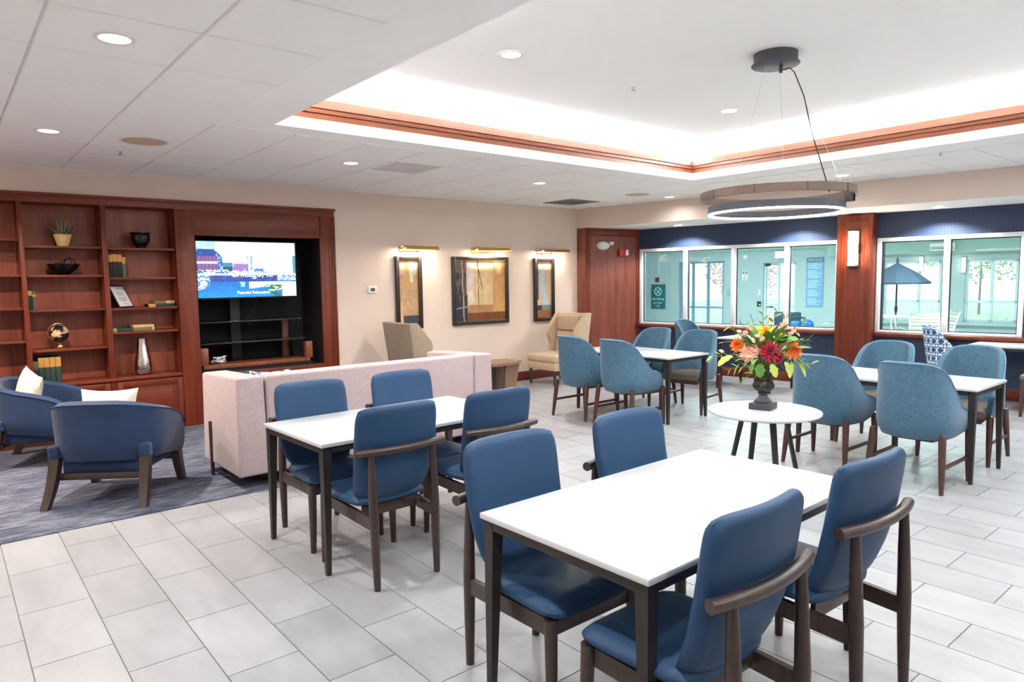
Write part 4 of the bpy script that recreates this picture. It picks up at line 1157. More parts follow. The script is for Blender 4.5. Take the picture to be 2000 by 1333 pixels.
# mosaic pot
M['mosaic'] = pm('dark_mosaic_glass', C(40, 34, 36), .15, .3, var=.8, vscale=60)
mp_ = empty('mosaic_pot', 'dark mosaic glass pot on the top shelf beside the television recess', 'pot', (1.766, 8.49, 1.996 + .024))
MB().lathe([(.052, 0), (.054, .012), (.046, .02), (.075, .05), (.094, .10), (.095, .135), (.088, .152), (.098, .165), (.098, .172), (.088, .172), (.08, .13), (.04, .03)], 32).build('body', M['mosaic'], mp_)
MB().lathe([(.088, .150), (.10, .164), (.10, .173), (.094, .173)], 32).build('rim', M['black_gloss'], mp_)
# certificate frame
fr = empty('framed_certificate', 'white printed certificate in a black frame leaning on the shelf', 'picture frame', (1.590, 8.455, z6 + .004))
fr.rotation_euler = (math.radians(-30), 0, math.radians(37)); fr.scale = (1, 1, 1)
MB().box(-.105, .105, 0, .014, 0, .275, .003).build('frame', M['black'], fr)
M['paper'] = pm('white_paper', C(226, 226, 228), .6, var=.01); M['ink'] = pm('grey_ink', C(120, 122, 130), .8)
MB().box(-.090, .090, -.002, .001, .014, .261).build('paper', M['paper'], fr, angle=0)
pr = MB()
for i, w in enumerate((.03, 0, .05, .055, .045, 0, .05, .06, .04, 0, .03)):
    if w: pr.box(-w, w, -.0028, -.0015, .225 - .018 * i, .230 - .018 * i)
pr.build('printed_lines', M['ink'], fr, angle=0)
# globe
gl = empty('globe', 'small black and gold desk globe on a brass foot', 'globe', (.955, 8.49, .955 + .024))
nz3 = vnoise(21)
def globe_mat():
    m, nt, bs = new_mat('globe_map'); n = noise(nt, coords(nt), 13, 3, .5)
    c = ramp(nt, n, [(.50, C(28, 26, 36)), (.53, C(196, 160, 104)), (.75, C(226, 206, 190))]); nt.links.new(c, bs.inputs['Base Color']); bs.inputs['Roughness'].default_value = .25; return m
M['globe'] = globe_mat()
MB().sphere((0, 0, .155), .088, u=28, v=18).build('ball', M['globe'], gl)
MB().lathe([(.048, 0), (.05, .008), (.034, .016), (.030, .028), (.012, .034), (.010, .05), (.015, .058), (.008, .066)], 24).build('foot', M['gold'], gl)
arc = [(-.102 * math.sin(a) , 0, .155 + .102 * math.cos(a)) for a in [math.radians(-20 + 10 * i) for i in range(21)]]
MB().tube(arc, .0045, 8).build('meridian_arm', M['gold'], gl)
# hammered vase
M['hammered'] = pm('hammered_silver', C(200, 192, 188), .22, 1.0, var=.1, bmp=1.0, bscale=60)
hv = empty('tall_vase', 'tall hammered silver vase on the bookcase counter', 'vase', (1.716, 8.485, .632))
MB().lathe([(.055, 0), (.075, .012), (.088, .055), (.090, .09), (.082, .15), (.066, .24), (.052, .33), (.046, .39), (.046, .40), (.040, .40), (.042, .36)], 36).build('body', M['hammered'], hv)

# ================================================================== WALL ART AND LIGHTS
M['frame_dark'] = wood('espresso_frame', C(24, 18, 17), C(44, 33, 30), (20, 20, 20), .4)
M['art'] = attr_mat('art_print', .35)
n4, n5, n6 = vnoise(31), vnoise(32), vnoise(33)
def art_mid(u, v):
    n = n4(u * 18, v * 9) * .6 + n5(u * 50, v * 40) * .4
    if u < .24 - .02 * v:
        c = (60, 56, 58) if n5(u * 30, v * 8) > .35 else (110, 92, 90)
        if v < .26: c = (50, 52, 60)
        if v > .80: c = (120, 96, 88)
        if abs(u - .17 + .03 * v) < .012: c = (170, 160, 150)
        if abs(v - .21 - u * .15) < .012: c = (150, 150, 150)
        return c
    if v < .14: return (112 + 30 * n, 66 + 20 * n, 44)
    if u > .75 and .10 < v < .22: return (206 + 20 * n, 158 + 20 * n, 96)
    if v < .26 and u < .75: return (168 + 40 * n, 118 + 40 * n, 82 + 20 * n)
    if abs(u - (.46 + .10 * max(0, .62 - v) * (v > .55) + (.0 if v > .55 else .0))) < .006 or (v > .52 and abs(u - (.44 + (.95 - v) * .22)) < .007): return (90, 62, 40)
    if u > .75: return (196 + 40 * n, 146 + 36 * n, 92 + 20 * n)
    if .26 < u < .36 and v > .30: return (204 + 40 * n, 190 + 40 * n, 186 + 40 * n)
    if v < .45: return (206 + 30 * n, 182 + 30 * n, 124 + 40 * n)
    return (216 + 30 * n, 182 + 30 * n, 128 + 40 * n)
def art_left(u, v):
    n = n5(u * 12, v * 30) * .6 + n6(u * 40, v * 90) * .4
    if u > .22 and v < .15: return (60 + 30 * n, 58 + 30 * n, 70 + 30 * n)
    if u < .22 and v < .36: return (214 + 20 * n, 168 + 30 * n, 122 + 30 * n)
    if .33 < u < .55 and v > .6: return (214 + 20 * n, 158 + 30 * n, 84 + 30 * n)
    if .6 < u < .76 and v > .66: return (250, 232, 206)
    if v > .78: return (226 + 20 * n, 186 + 30 * n, 160 + 30 * n)
    if v > .55: return (200 + 30 * n, 156 + 30 * n, 110 + 30 * n)
    return (186 + 40 * n, 146 + 40 * n, 110 + 34 * n)
def art_right(u, v):
    n = n6(u * 12, v * 30) * .6 + n4(u * 40, v * 90) * .4
    if v < .14: return (150 + 30 * n, 92 + 20 * n, 58 + 20 * n)
    if v < .23: return (120, 160, 146) if .38 < u else (60, 66, 72)
    if u < .18 and v > .32: return (70 + 30 * n, 66 + 30 * n, 84 + 30 * n)
    w = .5 + .12 * math.sin(v * 7)
    if abs(u - w) < .17 and v < .85: return (196 + 30 * n, 212 + 20 * n, 216 + 20 * n)
    return (222 + 20 * n, 186 + 30 * n, 152 + 30 * n)
def artwork(label, x0, x1, z0, z1, fn, nx, ny):
    cx, cz = (x0 + x1) / 2, (z0 + z1) / 2; w, h = x1 - x0, z1 - z0; fwid = .052
    t = empty('framed_art', label, 'picture', (cx, WYR, cz))
    f = MB()
    for a, b, c, d in ((-w / 2, -w / 2 + fwid, -h / 2, h / 2), (w / 2 - fwid, w / 2, -h / 2, h / 2), (-w / 2 + fwid, w / 2 - fwid, h / 2 - fwid, h / 2), (-w / 2 + fwid, w / 2 - fwid, -h / 2, -h / 2 + fwid)): f.box(a, b, -.055, -.001, c, d, .006)
    f.build('frame', M['frame_dark'], t)
    f = MB(); e = fwid
    for a, b, c, d in ((-w / 2 + e, -w / 2 + e + .008, -h / 2 + e, h / 2 - e), (w / 2 - e - .008, w / 2 - e, -h / 2 + e, h / 2 - e), (-w / 2 + e, w / 2 - e, h / 2 - e - .008, h / 2 - e), (-w / 2 + e, w / 2 - e, -h / 2 + e, -h / 2 + e + .008)): f.box(a, b, -.036, -.02, c, d)
    f.build('inner_lip', M['gold'], t, angle=0)
    MB().box(-w / 2 + .01, w / 2 - .01, -.012, -.002, -h / 2 + .01, h / 2 - .01).build('backing', M['black'], t, angle=0)
    painted('print', w - 2 * fwid, h - 2 * fwid, nx, ny, lambda u, v: tuple(q * 1.08 for q in fn(u, v)), M['art'], t, (0, -.016, 0))
    MB().box(-w / 2 + fwid, w / 2 - fwid, -.024, -.021, -h / 2 + fwid, h / 2 - fwid).build('glass', M['art_glass'], t, angle=0)
artwork('tall narrow abstract print nearest the thermostat, behind the taupe wing chair', 4.89, 5.31, .95, 1.968, art_left, 24, 80)
artwork('large square abstract print in a dark frame between the two narrow ones', 5.838, 6.895, .955, 1.972, art_mid, 80, 80)
artwork('tall narrow abstract print by the corner, above the beige wing chair', 7.44, 7.88, .943, 1.962, art_right, 24, 80)
def picture_light(label, x0, x1, lamp):
    cx = (x0 + x1) / 2
    t = empty('picture_light', label, 'picture light', (cx, WYR, 2.03), 0)
    L = x1 - x0
    MB().box(-L * .42, L * .16, -.02, 0, -.002, .085, .004).build('back_plate', M['brass'], t)
    MB().tube([(-L * .30, -.02, .05), (-L * .30, -.10, .07), (-L * .30, -.16, .045)], .012, 8).tube([(L * .06, -.02, .05), (L * .06, -.10, .07), (L * .06, -.16, .045)], .012, 8).build('arm', M['brass'], t)
    mb = MB(); n = 14
    ro = []
    for x in (-L / 2 + .03, L / 2 + .03):
        ring = [(x, -.17 + .040 * math.cos(a), .035 + .040 * math.sin(a)) for a in [math.radians(-15 + 210 * i / n) for i in range(n + 1)]]
        ring += [(x, -.17 + .036 * math.cos(a), .035 + .036 * math.sin(a)) for a in [math.radians(195 - 210 * i / n) for i in range(n + 1)]]
        ro.append([mb.V(p) for p in ring])
    m_ = len(ro[0])
    for k in range(m_): mb._f([ro[0][k], ro[0][(k + 1) % m_], ro[1][(k + 1) % m_], ro[1][k]])
    mb._f(ro[0]); mb._f(ro[1][::-1])
    mb.build('shade', M['brass'], t)
    MB().tube([(-L / 2 + .05, -.17, .04), (L / 2 + .01, -.17, .04)], .014, 10).build('bulb', M['sconce_on'], t)
    d = bpy.data.lights.new('picture_lamp', 'AREA'); d.shape = 'RECTANGLE'; d.size = L * .8; d.size_y = .03; d.energy = lamp; d.color = (1, .86, .68)
    o = bpy.data.objects.new('picture_lamp', d); COL.objects.link(o); o.parent = t; o.location = (0, -.165, .018); o.rotation_euler = (math.radians(32), 0, 0)
    return t
picture_light('brass picture light over the narrow print nearest the thermostat', 4.93, 5.47, 6)
picture_light('brass picture light over the large square print', 6.16, 6.78, 6)
picture_light('brass picture light over the narrow print by the corner', 7.47, 8.05, 6)
th = empty('thermostat', 'white wall thermostat with a small dark screen', 'thermostat', (4.538, WYR, 1.515))
MB().box(-.064, .064, -.024, 0, -.05, .05, .008).build('case', M['white_plastic'], th); MB().box(-.03, .032, -.026, -.02, -.022, .022).build('display', pm('lcd', C(70, 84, 84), .3), th, angle=0)

# sconce on the pillar
def wbo(o, s, d, z): p = wb(s, d, z); o.location = p; o.rotation_euler = (0, 0, WB_ROT); return o
sc = empty('wall_sconce', 'glowing half-round wall sconce on the wooden pillar between the pool windows', 'wall lamp'); wbo(sc, 4.142, PD, 1.99)
MB().lathe([(.062, -.235), (.062, .235)], 28, (0, -.058, 0)).build('diffuser', M['sconce_hot'], sc)
MB().box(-.075, .075, -.03, 0, -.262, .27, .004).build('back_plate', M['bronze'], sc)
MB().lathe([(.066, .236), (.066, .262)], 28, (0, -.058, 0)).lathe([(.066, -.258), (.066, -.236)], 28, (0, -.058, 0)).box(.06, .076, -.06, 0, -.06, .06, .003).build('end_cap', M['bronze'], sc)
d = bpy.data.lights.new('sconce_lamp', 'POINT'); d.energy = 9; d.color = (1, .74, .46); d.shadow_soft_size = .06
o = bpy.data.objects.new('sconce_lamp', d); COL.objects.link(o); o.parent = sc; o.location = (0, -.15, 0)
# fittings on the pier
def on_pier(o, along, z):
    q = Vector((.177, 0)) + e0 * along; p = wb(q.x, q.y, z); o.location = p; o.rotation_euler = (0, 0, WB_ROT + ang); return o
em = on_pier(empty('emergency_light', 'white round emergency light on the wooden pier', 'emergency light'), .375, 2.18)
mb = MB().lathe([(.005, .07), (.05, .066), (.085, .045), (.098, .012), (.10, 0)][::-1], 28)
for v in mb.bm.verts: v.co = Vector((v.co.x * 1.35, -v.co.z - .0, v.co.y * .75))
mb.build('dome', M['white_plastic'], em, angle=50); MB().lathe([(.03, 0), (.045, .05), (.045, .055)], 16, (.15, -.05, .01)).build('lamp_head', M['white_plastic'], em)
fa = on_pier(empty('fire_strobe', 'red fire alarm strobe with clear lens on the wooden pier', 'fire alarm'), .80, 2.065)
MB().box(-.09, .09, -.05, 0, -.062, .062, .006).build('case', M['red'], fa); MB().box(.02, .085, -.082, -.05, -.05, .05, .014).build('strobe_lens', M['white_plastic'], fa)

# ---- ring pendant
pd = empty('ring_pendant', 'two-tier bronze ring pendant lamp hanging over the round table', 'pendant lamp', (4.72, 2.70, 2.10))
cz0 = 3.2 - 2.10
MB().lathe([(.150, cz0 - .075), (.150, cz0)], 48).build('canopy', M['charcoal'], pd); MB().lathe([(.160, cz0 - .082), (.165, cz0 - .078), (.165, cz0 - .074), (.15, cz0 - .07)], 48).build('canopy_plate', M['slate_metal'], pd)
RU, RL = .53, .468
rx = cr.x; ry = cr.y
up_c = (.02, -.016, .0); lo_c = (.012, -.010, 0)
# upper ring, slightly tilted like the hung one
ur = MB().ringz(up_c, RU, RU - .004, .075, .132, 72).ringz(up_c, RU - .014, RU - .018, .075, .132, 72).ringz(up_c, RU - .002, RU - .016, .11, .132, 72).build('upper_ring', M['bronze'], pd, angle=40)
MB().ringz(up_c, RU - .005, RU - .013, .098, .105, 72).build('upper_led_strip', M['pendant_on'], ur, angle=0)
sm = MB()
for k in range(10):
    a = 2 * PI * k / 10 + .25; T = Matrix.Translation(up_c) @ Matrix.Rotation(a, 4, 'Z'); sm.box(RU - .002, RU + .0025, -.004, .004, .074, .133, T=T)
sm.build('joint_strips', M['charcoal'], ur, angle=0)
lr = MB().ringz(lo_c, RL, RL - .022, -.018, .032, 72).build('lower_ring', M['slate_metal'], pd, angle=40)
MB().ringz(lo_c, RL, RL - .022, -.030, -.018, 72).build('lower_led_strip', M['pendant_on'], lr, angle=0)
MB().box(.16, .20, -.50, -.44, .028, .10, .004).box(.165, .195, -.50, -.47, .03, .07, .003).build('driver_box', M['charcoal'], pd)
for dx, dy, tx, ty, nm in ((.10, -.05, up_c[0] + rx * .50, up_c[1] + ry * .50, 'c'), (-.07, .03, up_c[0] - rx * .18 + cf.x * .48, up_c[1] - ry * .18 + cf.y * .48, 'w'), (-.05, -.06, up_c[0] - rx * .14 - cf.x * .5, up_c[1] - ry * .14 - cf.y * .5, 'w')):
    MB().tube([(dx, dy, cz0 - .08), (tx, ty, .13)], .0008, 5).build('suspension_wire', M['steel'], pd)
cx_, cy_ = rx * .41, ry * .41
pts = [(.02, -.03, cz0 - .08), (.02, -.03, cz0 - .12), (.07, -.07, cz0 - .10), (.10, -.09, cz0 - .13), (.16, -.135, .80), (rx * .27, ry * .27, .55), (rx * .36, ry * .36, .28), (cx_, cy_, .12)]
MB().tube(pts, .0042, 8).build('power_cord', M['black'], pd)
MB().lathe([(.012, cz0 - .135), (.014, cz0 - .08)], 12, (.02, -.03, 0)).build('cord_grip', M['black'], pd)

# ---- downlights
def downlight_proto():
    t = empty('downlight', 'recessed ceiling downlight', 'downlight')
    MB().ringz((0, 0, 0), .092, .070, -.006, .0, 40).build('trim_ring', M['white_plastic'], t)
    MB().cyl((0, 0, 0), .072, -.003, .0, 32).build('lens', M['lamp_on'], t)
    l = area_light('downlight_lamp', (0, 0, -.012), .14, DOWNLIGHT_W, (.965, 1, .985), parent=t, spread=math.radians(150))
    return t
dl = downlight_proto()
dl.location = (.74, 3.84, ZC - .004); dl['label'] = 'largest recessed downlight in the tiled ceiling, nearest the camera'
G_ = 'recessed ceiling downlights'
spots = [((.74, 6.38, ZC - .004), 'recessed downlight in front of the bookcase, near the round beige speaker'), ((3.26, 6.40, ZC - .004), 'recessed downlight beside the square grille, in front of the television recess'),
         ((5.79, 6.41, ZC - .004), 'recessed downlight in the tiled ceiling in front of the large square print'), ((8.36, 6.42, ZC - .004), 'small recessed downlight near the dark square vent and wall soffit'),
         ((8.36, 3.90, ZC - .004), 'recessed downlight in the tiled strip seen just behind the pendant cord'), ((3.22, 3.85, 3.2), 'recessed downlight in the raised smooth ceiling, the larger one near its open corner'),
         ((5.93, 3.86, 3.2), 'recessed downlight in the raised smooth ceiling, beside the pendant wires')]
def warm(dd, k, col):
    for c in dd.children:
        if c.type == 'LIGHT': c.data = c.data.copy(); c.data.energy *= k; c.data.color = col
for lc, lb in spots:
    dd = dup(dl, lc, 0, lb)
    if lc[0] > 8: warm(dd, .18, (.985, .99, 1))
    if lc[1] > 6 and lc[0] < 6: warm(dd, 2.3 if lc[0] < 1 else 1.3, (1, .86, .74) if lc[0] < 1 else (1, .94, .88))
for lc in ((.74, 1.30, ZC - .004), (8.36, 1.35, ZC - .004), (-1.78, 3.84, ZC - .004), (-1.78, 6.38, ZC - .004), (-.62, 7.36, ZC - .004), (-1.78, 1.3, ZC - .004), (3.22, 1.3, 3.2), (5.93, 1.3, 3.2), (.74, -1.2, ZC - .004), (3.26, -1.2, ZC - .004), (5.79, -1.2, ZC - .004), (8.36, -1.2, ZC - .004)):
    dd = dup(dl, lc, 0, 'recessed downlight of the grid outside the picture', 'downlights outside the picture')
    if lc[1] > 6: warm(dd, 2.0, (1, .84, .70))
for s, lb in ((1.49, 'soffit downlight over the No Diving window'), (3.33, 'soffit downlight over the pool door window, behind the pendant'), (5.18, 'soffit downlight over the window with the umbrella'), (7.0, 'soffit downlight over the wall beyond the picture edge')):
    p = wb(s, .75, SZ - .002); dd = dup(dl, p, 0, lb)
    for c in list(dd.children):
        if c.type == 'LIGHT':
            sp_ = bpy.data.lights.new('soffit_lamp', 'SPOT'); sp_.energy = 120; sp_.color = (.93, .97, 1); sp_.spot_size = math.radians(140); sp_.spot_blend = .35; sp_.shadow_soft_size = .05
            q_ = bpy.data.objects.new('soffit_lamp', sp_); COL.objects.link(q_); q_.parent = dd; q_.location = (0, 0, -.015)
            bpy.data.objects.remove(c)

# ---- other ceiling fittings
def speaker(label, x, y):
    t = empty('ceiling_speaker', label, 'speaker', (x, y, ZC - .004)); MB().ringz((0, 0, 0), .185, .168, -.008, 0, 48).build('rim', M['white_plastic'], t); MB().cyl((0, 0, 0), .168, -.006, 0, 48).build('grille', M['speaker'], t)
speaker('round beige ceiling speaker in front of the bookcase', 1.40, 6.38); speaker('round beige ceiling speaker above the middle tables, near the soffit', 7.72, 6.48)
vt = empty('air_vent', 'dark square ceiling vent by the corner of the room', 'vent', (7.59, 7.68, ZC - .004))
mb = MB()
for k in range(10): mb.hexa([(-.26, -.25 + .052 * k, -.010), (.26, -.25 + .052 * k, -.010), (.26, -.25 + .052 * k + .004, -.010), (-.26, -.25 + .052 * k + .004, -.010)], [(-.26, -.25 + .052 * k + .028, -.001), (.26, -.25 + .052 * k + .028, -.001), (.26, -.25 + .052 * k + .032, -.001), (-.26, -.25 + .052 * k + .032, -.001)])
mb.build('louvres', M['vent'], vt, angle=0, kind='stuff'); MB().box(-.27, .27, -.28, .28, -.0015, 0).build('back_plate', M['vent_dark'], vt, angle=0)
MB().box(-.30, -.27, -.31, .31, -.012, 0).box(.27, .30, -.31, .31, -.012, 0).box(-.27, .27, .28, .31, -.012, 0).box(-.27, .27, -.31, -.28, -.012, 0).build('frame', M['vent'], vt, angle=0)
rg = empty('return_grille', 'pale square air grille flush in the ceiling tiles near the television', 'vent', (3.86, 6.36, ZC - .004))
M['grille_pale'] = pm('pale_grille', C(196, 188, 184), .7)
mb = MB()
for k in range(22): mb.box(-.27, .27, -.27 + .025 * k, -.27 + .025 * k + .012, -.004, 0)
mb.build('bars', M['grille_pale'], rg, angle=0, kind='stuff'); MB().box(-.28, .28, -.28, .28, -.0012, 0).build('back_plate', M['vent'], rg, angle=0)
for (x, y, z, lb) in ((1.335, 6.98, ZC - .004, 'small chrome sprinkler head beside the round speaker by the bookcase'), (4.54, 3.86, 3.2, 'small sprinkler head in the raised smooth ceiling'), (7.66, 2.62, ZC, 'small sprinkler head in the tiled strip beyond the raised ceiling')):
    t = empty('sprinkler_head', lb, 'sprinkler', (x, y, z)); MB().cyl((0, 0, 0), .035, -.004, 0, 20).build('escutcheon', M['white_plastic'], t); MB().tube([(0, 0, -.004), (0, 0, -.03)], .008, 8).cyl((0, 0, 0), .016, -.034, -.030, 12).build('deflector', M['steel'], t)

# ================================================================== FLOWERS
ux, uy, uz = 4.765, 2.775, .62
urn = empty('urn_vase', 'antique bronze fluted urn on the round white table', 'vase', (ux, uy, uz), math.radians(12))
def urn_mat():
    m, nt, bs = new_mat('antique_bronze'); n = noise(nt, coords(nt), 26, 4, .65)
    c = ramp(nt, n, [(.45, C(34, 32, 32)), (.62, C(82, 72, 58)), (.8, C(170, 148, 108))]); nt.links.new(c, bs.inputs['Base Color']); bs.inputs['Roughness'].default_value = .4; bs.inputs['Metallic'].default_value = .4; bump(nt, bs, n, .5, .004); return m
M['urn'] = urn_mat(); M['urn_dark'] = pm('dark_plinth', C(58, 58, 66), .5)
MB().box(-.082, .082, -.082, .082, 0, .048, .003).build('plinth', M['urn_dark'], urn)
MB().lathe([(.062, .048), (.064, .058), (.060, .066), (.048, .078), (.036, .09), (.030, .104), (.036, .112), (.042, .118), (.038, .126), (.034, .130)], 32).build('foot', M['urn_dark'], urn)
MB().lathe([(.036, .130), (.062, .142), (.076, .158), (.080, .178), (.074, .196), (.066, .212)], 48).build('lower_bowl', M['urn'], urn)
MB().lathe([(.066, .212), (.063, .235), (.066, .27), (.078, .305), (.094, .330), (.097, .338), (.086, .338), (.06, .29), (.03, .25)], 64, flute=14, fdepth=.07).build('fluted_bowl', M['urn'], urn)
bq = empty('flower_bouquet', 'autumn bouquet of dahlias and green sprays in the bronze urn', 'flowers', (ux, uy, uz + .29))
right = Vector((cr.x, cr.y, 0)); toward = Vector((-cf.x, -cf.y, 0)).normalized(); upv = Vector((0, 0, 1))
def FP(l, h, t=0.0): return right * l + upv * h + toward * t
def fm(name, c, v=.25, r=.55): return pm(name, c, r, var=v, vscale=30)
M['f_red'] = fm('crimson_petal', C(168, 18, 52)); M['f_red2'] = fm('dark_crimson_petal', C(120, 10, 40)); M['f_or'] = fm('orange_petal', C(246, 128, 28)); M['f_or2'] = fm('red_orange_petal', C(226, 72, 20)); M['f_yel'] = fm('yellow_petal', C(240, 208, 40)); M['f_pink'] = fm('salmon_petal', C(238, 164, 146)); M['f_peach'] = fm('peach_petal', C(242, 206, 172))
M['lf1'] = fm('light_leaf', C(168, 184, 84)); M['lf2'] = fm('green_leaf', C(96, 146, 56)); M['lf3'] = fm('dull_green_leaf', C(118, 136, 92)); M['stem'] = pm('green_stem', C(112, 132, 66), .7)
rf = random.Random(4)
def flower(name, c, nrm, R, mats, rings, label=None, petal_w=.34):
    nrm = Vector(nrm).normalized(); a = nrm.orthogonal().normalized(); b = nrm.cross(a); mb = MB(); c = Vector(c)
    for ri in range(rings):
        k = 1 - ri / rings; n = int(7 + 9 * k); el = math.radians(8 + 74 * (1 - k)); r = R * (.45 + .55 * k)
        for i in range(n):
            th = 2 * PI * (i + .5 * (ri % 2)) / n + rf.uniform(-.1, .1); d = a * math.cos(th) + b * math.sin(th); s = nrm.cross(d); l = r * rf.uniform(.88, 1.08)
            o_ = c + nrm * (R * .12 * ri / rings)
            p1 = o_ + d * (l * .5 * math.cos(el)) + nrm * (l * .5 * math.sin(el)); p2 = o_ + d * (l * math.cos(el * .75)) + nrm * (l * math.sin(el * .75) * .95)
            w = s * l * petal_w * .5; mb.mi = 0 if (ri < rings * .6) else min(1, len(mats) - 1)
            v = [mb.V(o_), mb.V(p1 - w + nrm * l * .05), mb.V(p1 + w + nrm * l * .05), mb.V(p2), mb.V(p1 - nrm * l * .03)]
            mb._f([v[0], v[1], v[4]]); mb._f([v[0], v[4], v[2]]); mb._f([v[1], v[3], v[4]]); mb._f([v[4], v[3], v[2]])
    o = mb.build(name, mats, bq, angle=0)
    if label: o['label'] = label
    MB().tube([c - nrm * .004, c * .45 + Vector((0, 0, -.02)), Vector((c.x * .12, c.y * .12, -.05))], .0032, 5).build('stem', M['stem'], bq)
    return o
flower('dahlia', FP(-.015, .155, .15), toward + upv * .25, .096, [M['f_red'], M['f_red2']], 6, 'large crimson dahlia in the middle')
flower('dahlia', FP(.172, .165, .11), toward + upv * .2 + right * .12, .078, [M['f_or'], M['f_or2']], 6, 'orange dahlia')
flower('dahlia', FP(-.21, .20, .04), toward * .7 + upv * .2 - right * .6, .066, [M['f_or'], M['f_or2']], 6, 'red-orange dahlia turned aside')
flower('dahlia', FP(.0, .295, .02), toward + upv * .9, .066, [M['f_yel'], M['f_or']], 5, 'yellow dahlia at the top')
flower('dahlia', FP(.055, .11, .15), toward + upv * .1 + right * .4 - upv * .5, .05, [M['f_red'], M['f_red2']], 4, 'small drooping crimson dahlia')
flower('lily', FP(-.155, .14, .11), toward + upv * .2 - right * .4, .07, [M['f_pink'], M['f_peach']], 2, 'salmon lily', .5)
flower('lily', FP(-.12, .17, .12), toward + upv * .5, .05, [M['f_pink'], M['f_peach']], 2, 'smaller salmon lily', .5)
for (l, h, t) in ((.10, .275, .05), (.14, .26, .04), (.07, .31, .0), (.12, .33, 0), (.06, .36, -.03), (.19, .28, .02), (.22, .30, 0), (.17, .32, -.02), (.25, .27, .0), (-.08, .27, .08), (-.12, .24, .10), (-.05, .25, .10), (-.15, .29, .02), (-.33, .155, .03), (.10, .20, .12), (.13, .13, .12), (-.19, .30, .0), (.05, .39, -.05), (.17, .37, -.03), (-.11, .32, .0), (-.07, .16, .14), (.12, .35, .03)):
    flower('small_blossom', FP(l, h, t), toward * rf.uniform(.3, 1) + upv * rf.uniform(.3, 1) + right * rf.uniform(-.6, .6), .023, [M['f_peach'] if rf.random() < .6 else M['f_pink'], M['f_yel']], 2, None, .6)
def leaf_mesh(name, w, mat, bend=.25, lobed=False):
    mb = MB(); n = 6; L = 1.0; rows = []
    for i in range(n + 1):
        v = i / n; wd = w * math.sin(PI * min(1, v * .92 + .04)) ** .8 * (1 + (.35 if lobed and i % 2 else 0)); z = -bend * v * v
        rows.append([(-wd / 2, v * L, z + .12 * wd), (0, v * L, z), (wd / 2, v * L, z + .12 * wd)])
    mb.surf(rows); me = bpy.data.meshes.new(name); mb.bm.to_mesh(me); mb.bm.free(); me.materials.append(mat)
    for p in me.polygons: p.use_smooth = True
    return me
LM = [leaf_mesh('narrow_leaf', .30, M['lf1']), leaf_mesh('narrow_leaf', .36, M['lf2']), leaf_mesh('broad_leaf', .62, M['lf2'], .3, True), leaf_mesh('broad_leaf', .5, M['lf1'], .35, True), leaf_mesh('narrow_leaf', .36, M['lf3'])]
def leaf(me, base, tip_dir, L):
    o = bpy.data.objects.new('leaf', me); COL.objects.link(o); o.parent = bq; o.location = base
    d = Vector(tip_dir).normalized(); x = d.cross(upv); x = x.normalized() if x.length > .01 else Vector((1, 0, 0)); z_ = x.cross(d)
    R_ = Matrix((x, d, z_)).transposed() @ Matrix.Rotation(rf.uniform(-.6, .6), 3, 'Y')
    o.rotation_euler = R_.to_euler(); o.scale = (L, L, L)
for k in range(80):
    a = rf.uniform(0, 2 * PI); e = rf.uniform(.05, 1.25); d = Vector((math.cos(a) * math.cos(e), math.sin(a) * math.cos(e), math.sin(e))); r = rf.uniform(.07, .16)
    leaf(rf.choice(LM[:2] + LM[4:]), d * r + upv * (.07 + .03 * rf.random()), d + upv * rf.uniform(-.1, .35), rf.uniform(.10, .18))
for l, h, t, dl_, dh, L, mi in ((-.10, .10, .12, -.5, -.45, .12, 2), (-.07, .07, .13, -.2, -.8, .10, 2), (.0, .07, .15, .15, -.55, .10, 3), (.11, .08, .12, .4, -.75, .12, 3), (.05, .24, .08, .4, .2, .13, 2), (.10, .22, .06, .5, .3, .12, 2), (-.14, .22, .06, -.5, .4, .15, 1), (-.10, .26, .04, -.35, .6, .15, 0), (.22, .10, .06, .5, -.8, .15, 0), (.20, .12, .05, .8, -.55, .14, 0), (.22, .20, .02, 1, .05, .13, 1), (.23, .22, .0, 1, .25, .12, 0), (-.25, .12, .04, -1, -.25, .13, 3), (-.24, .22, .0, -1, .2, .12, 0), (-.2, .06, .05, -.8, -.8, .10, 0), (.17, .09, .08, .1, -1, .12, 0)):
    leaf(LM[mi], FP(l, h, t), right * dl_ + upv * dh + toward * .35, L)
def spray(l0, h0, l1, h1, n, t=0.0, mi=0, L=.06):
    MB().tube([FP(l0, h0, t), FP((l0 + l1) / 2, (h0 + h1) / 2 + .02, t), FP(l1, h1, t)], .0025, 5).build('stem', M['stem'], bq)
    for i in range(n):
        v = (i + 1) / n; p = FP(l0 + (l1 - l0) * v, h0 + (h1 - h0) * v + .02 * math.sin(PI * v), t); sgn = 1 if i % 2 else -1
        d = FP(l1 - l0, h1 - h0).normalized() + (upv if abs(l1 - l0) > abs(h1 - h0) else right) * .8 * sgn
        leaf(LM[mi], p, d + toward * .3, L)
for a in ((0, .1, -.26, .33, 7, .0, 0), (0, .1, -.10, .43, 8, -.02, 0), (0, .1, -.02, .42, 7, .02, 0), (0, .1, .10, .44, 7, -.03, 4), (.05, .1, .30, .36, 7, 0, 0), (.05, .08, .33, .24, 6, .02, 4), (-.05, .06, -.40, .12, 5, .03, 0), (-.05, .02, -.30, .02, 6, .06, 0), (.05, .05, .34, .05, 6, .04, 4), (-.02, .02, -.235, -.11, 5, .05, 0), (0, .1, .20, .42, 6, -.05, 0), (0, .1, -.17, .38, 6, -.05, 4)):
    spray(*a)

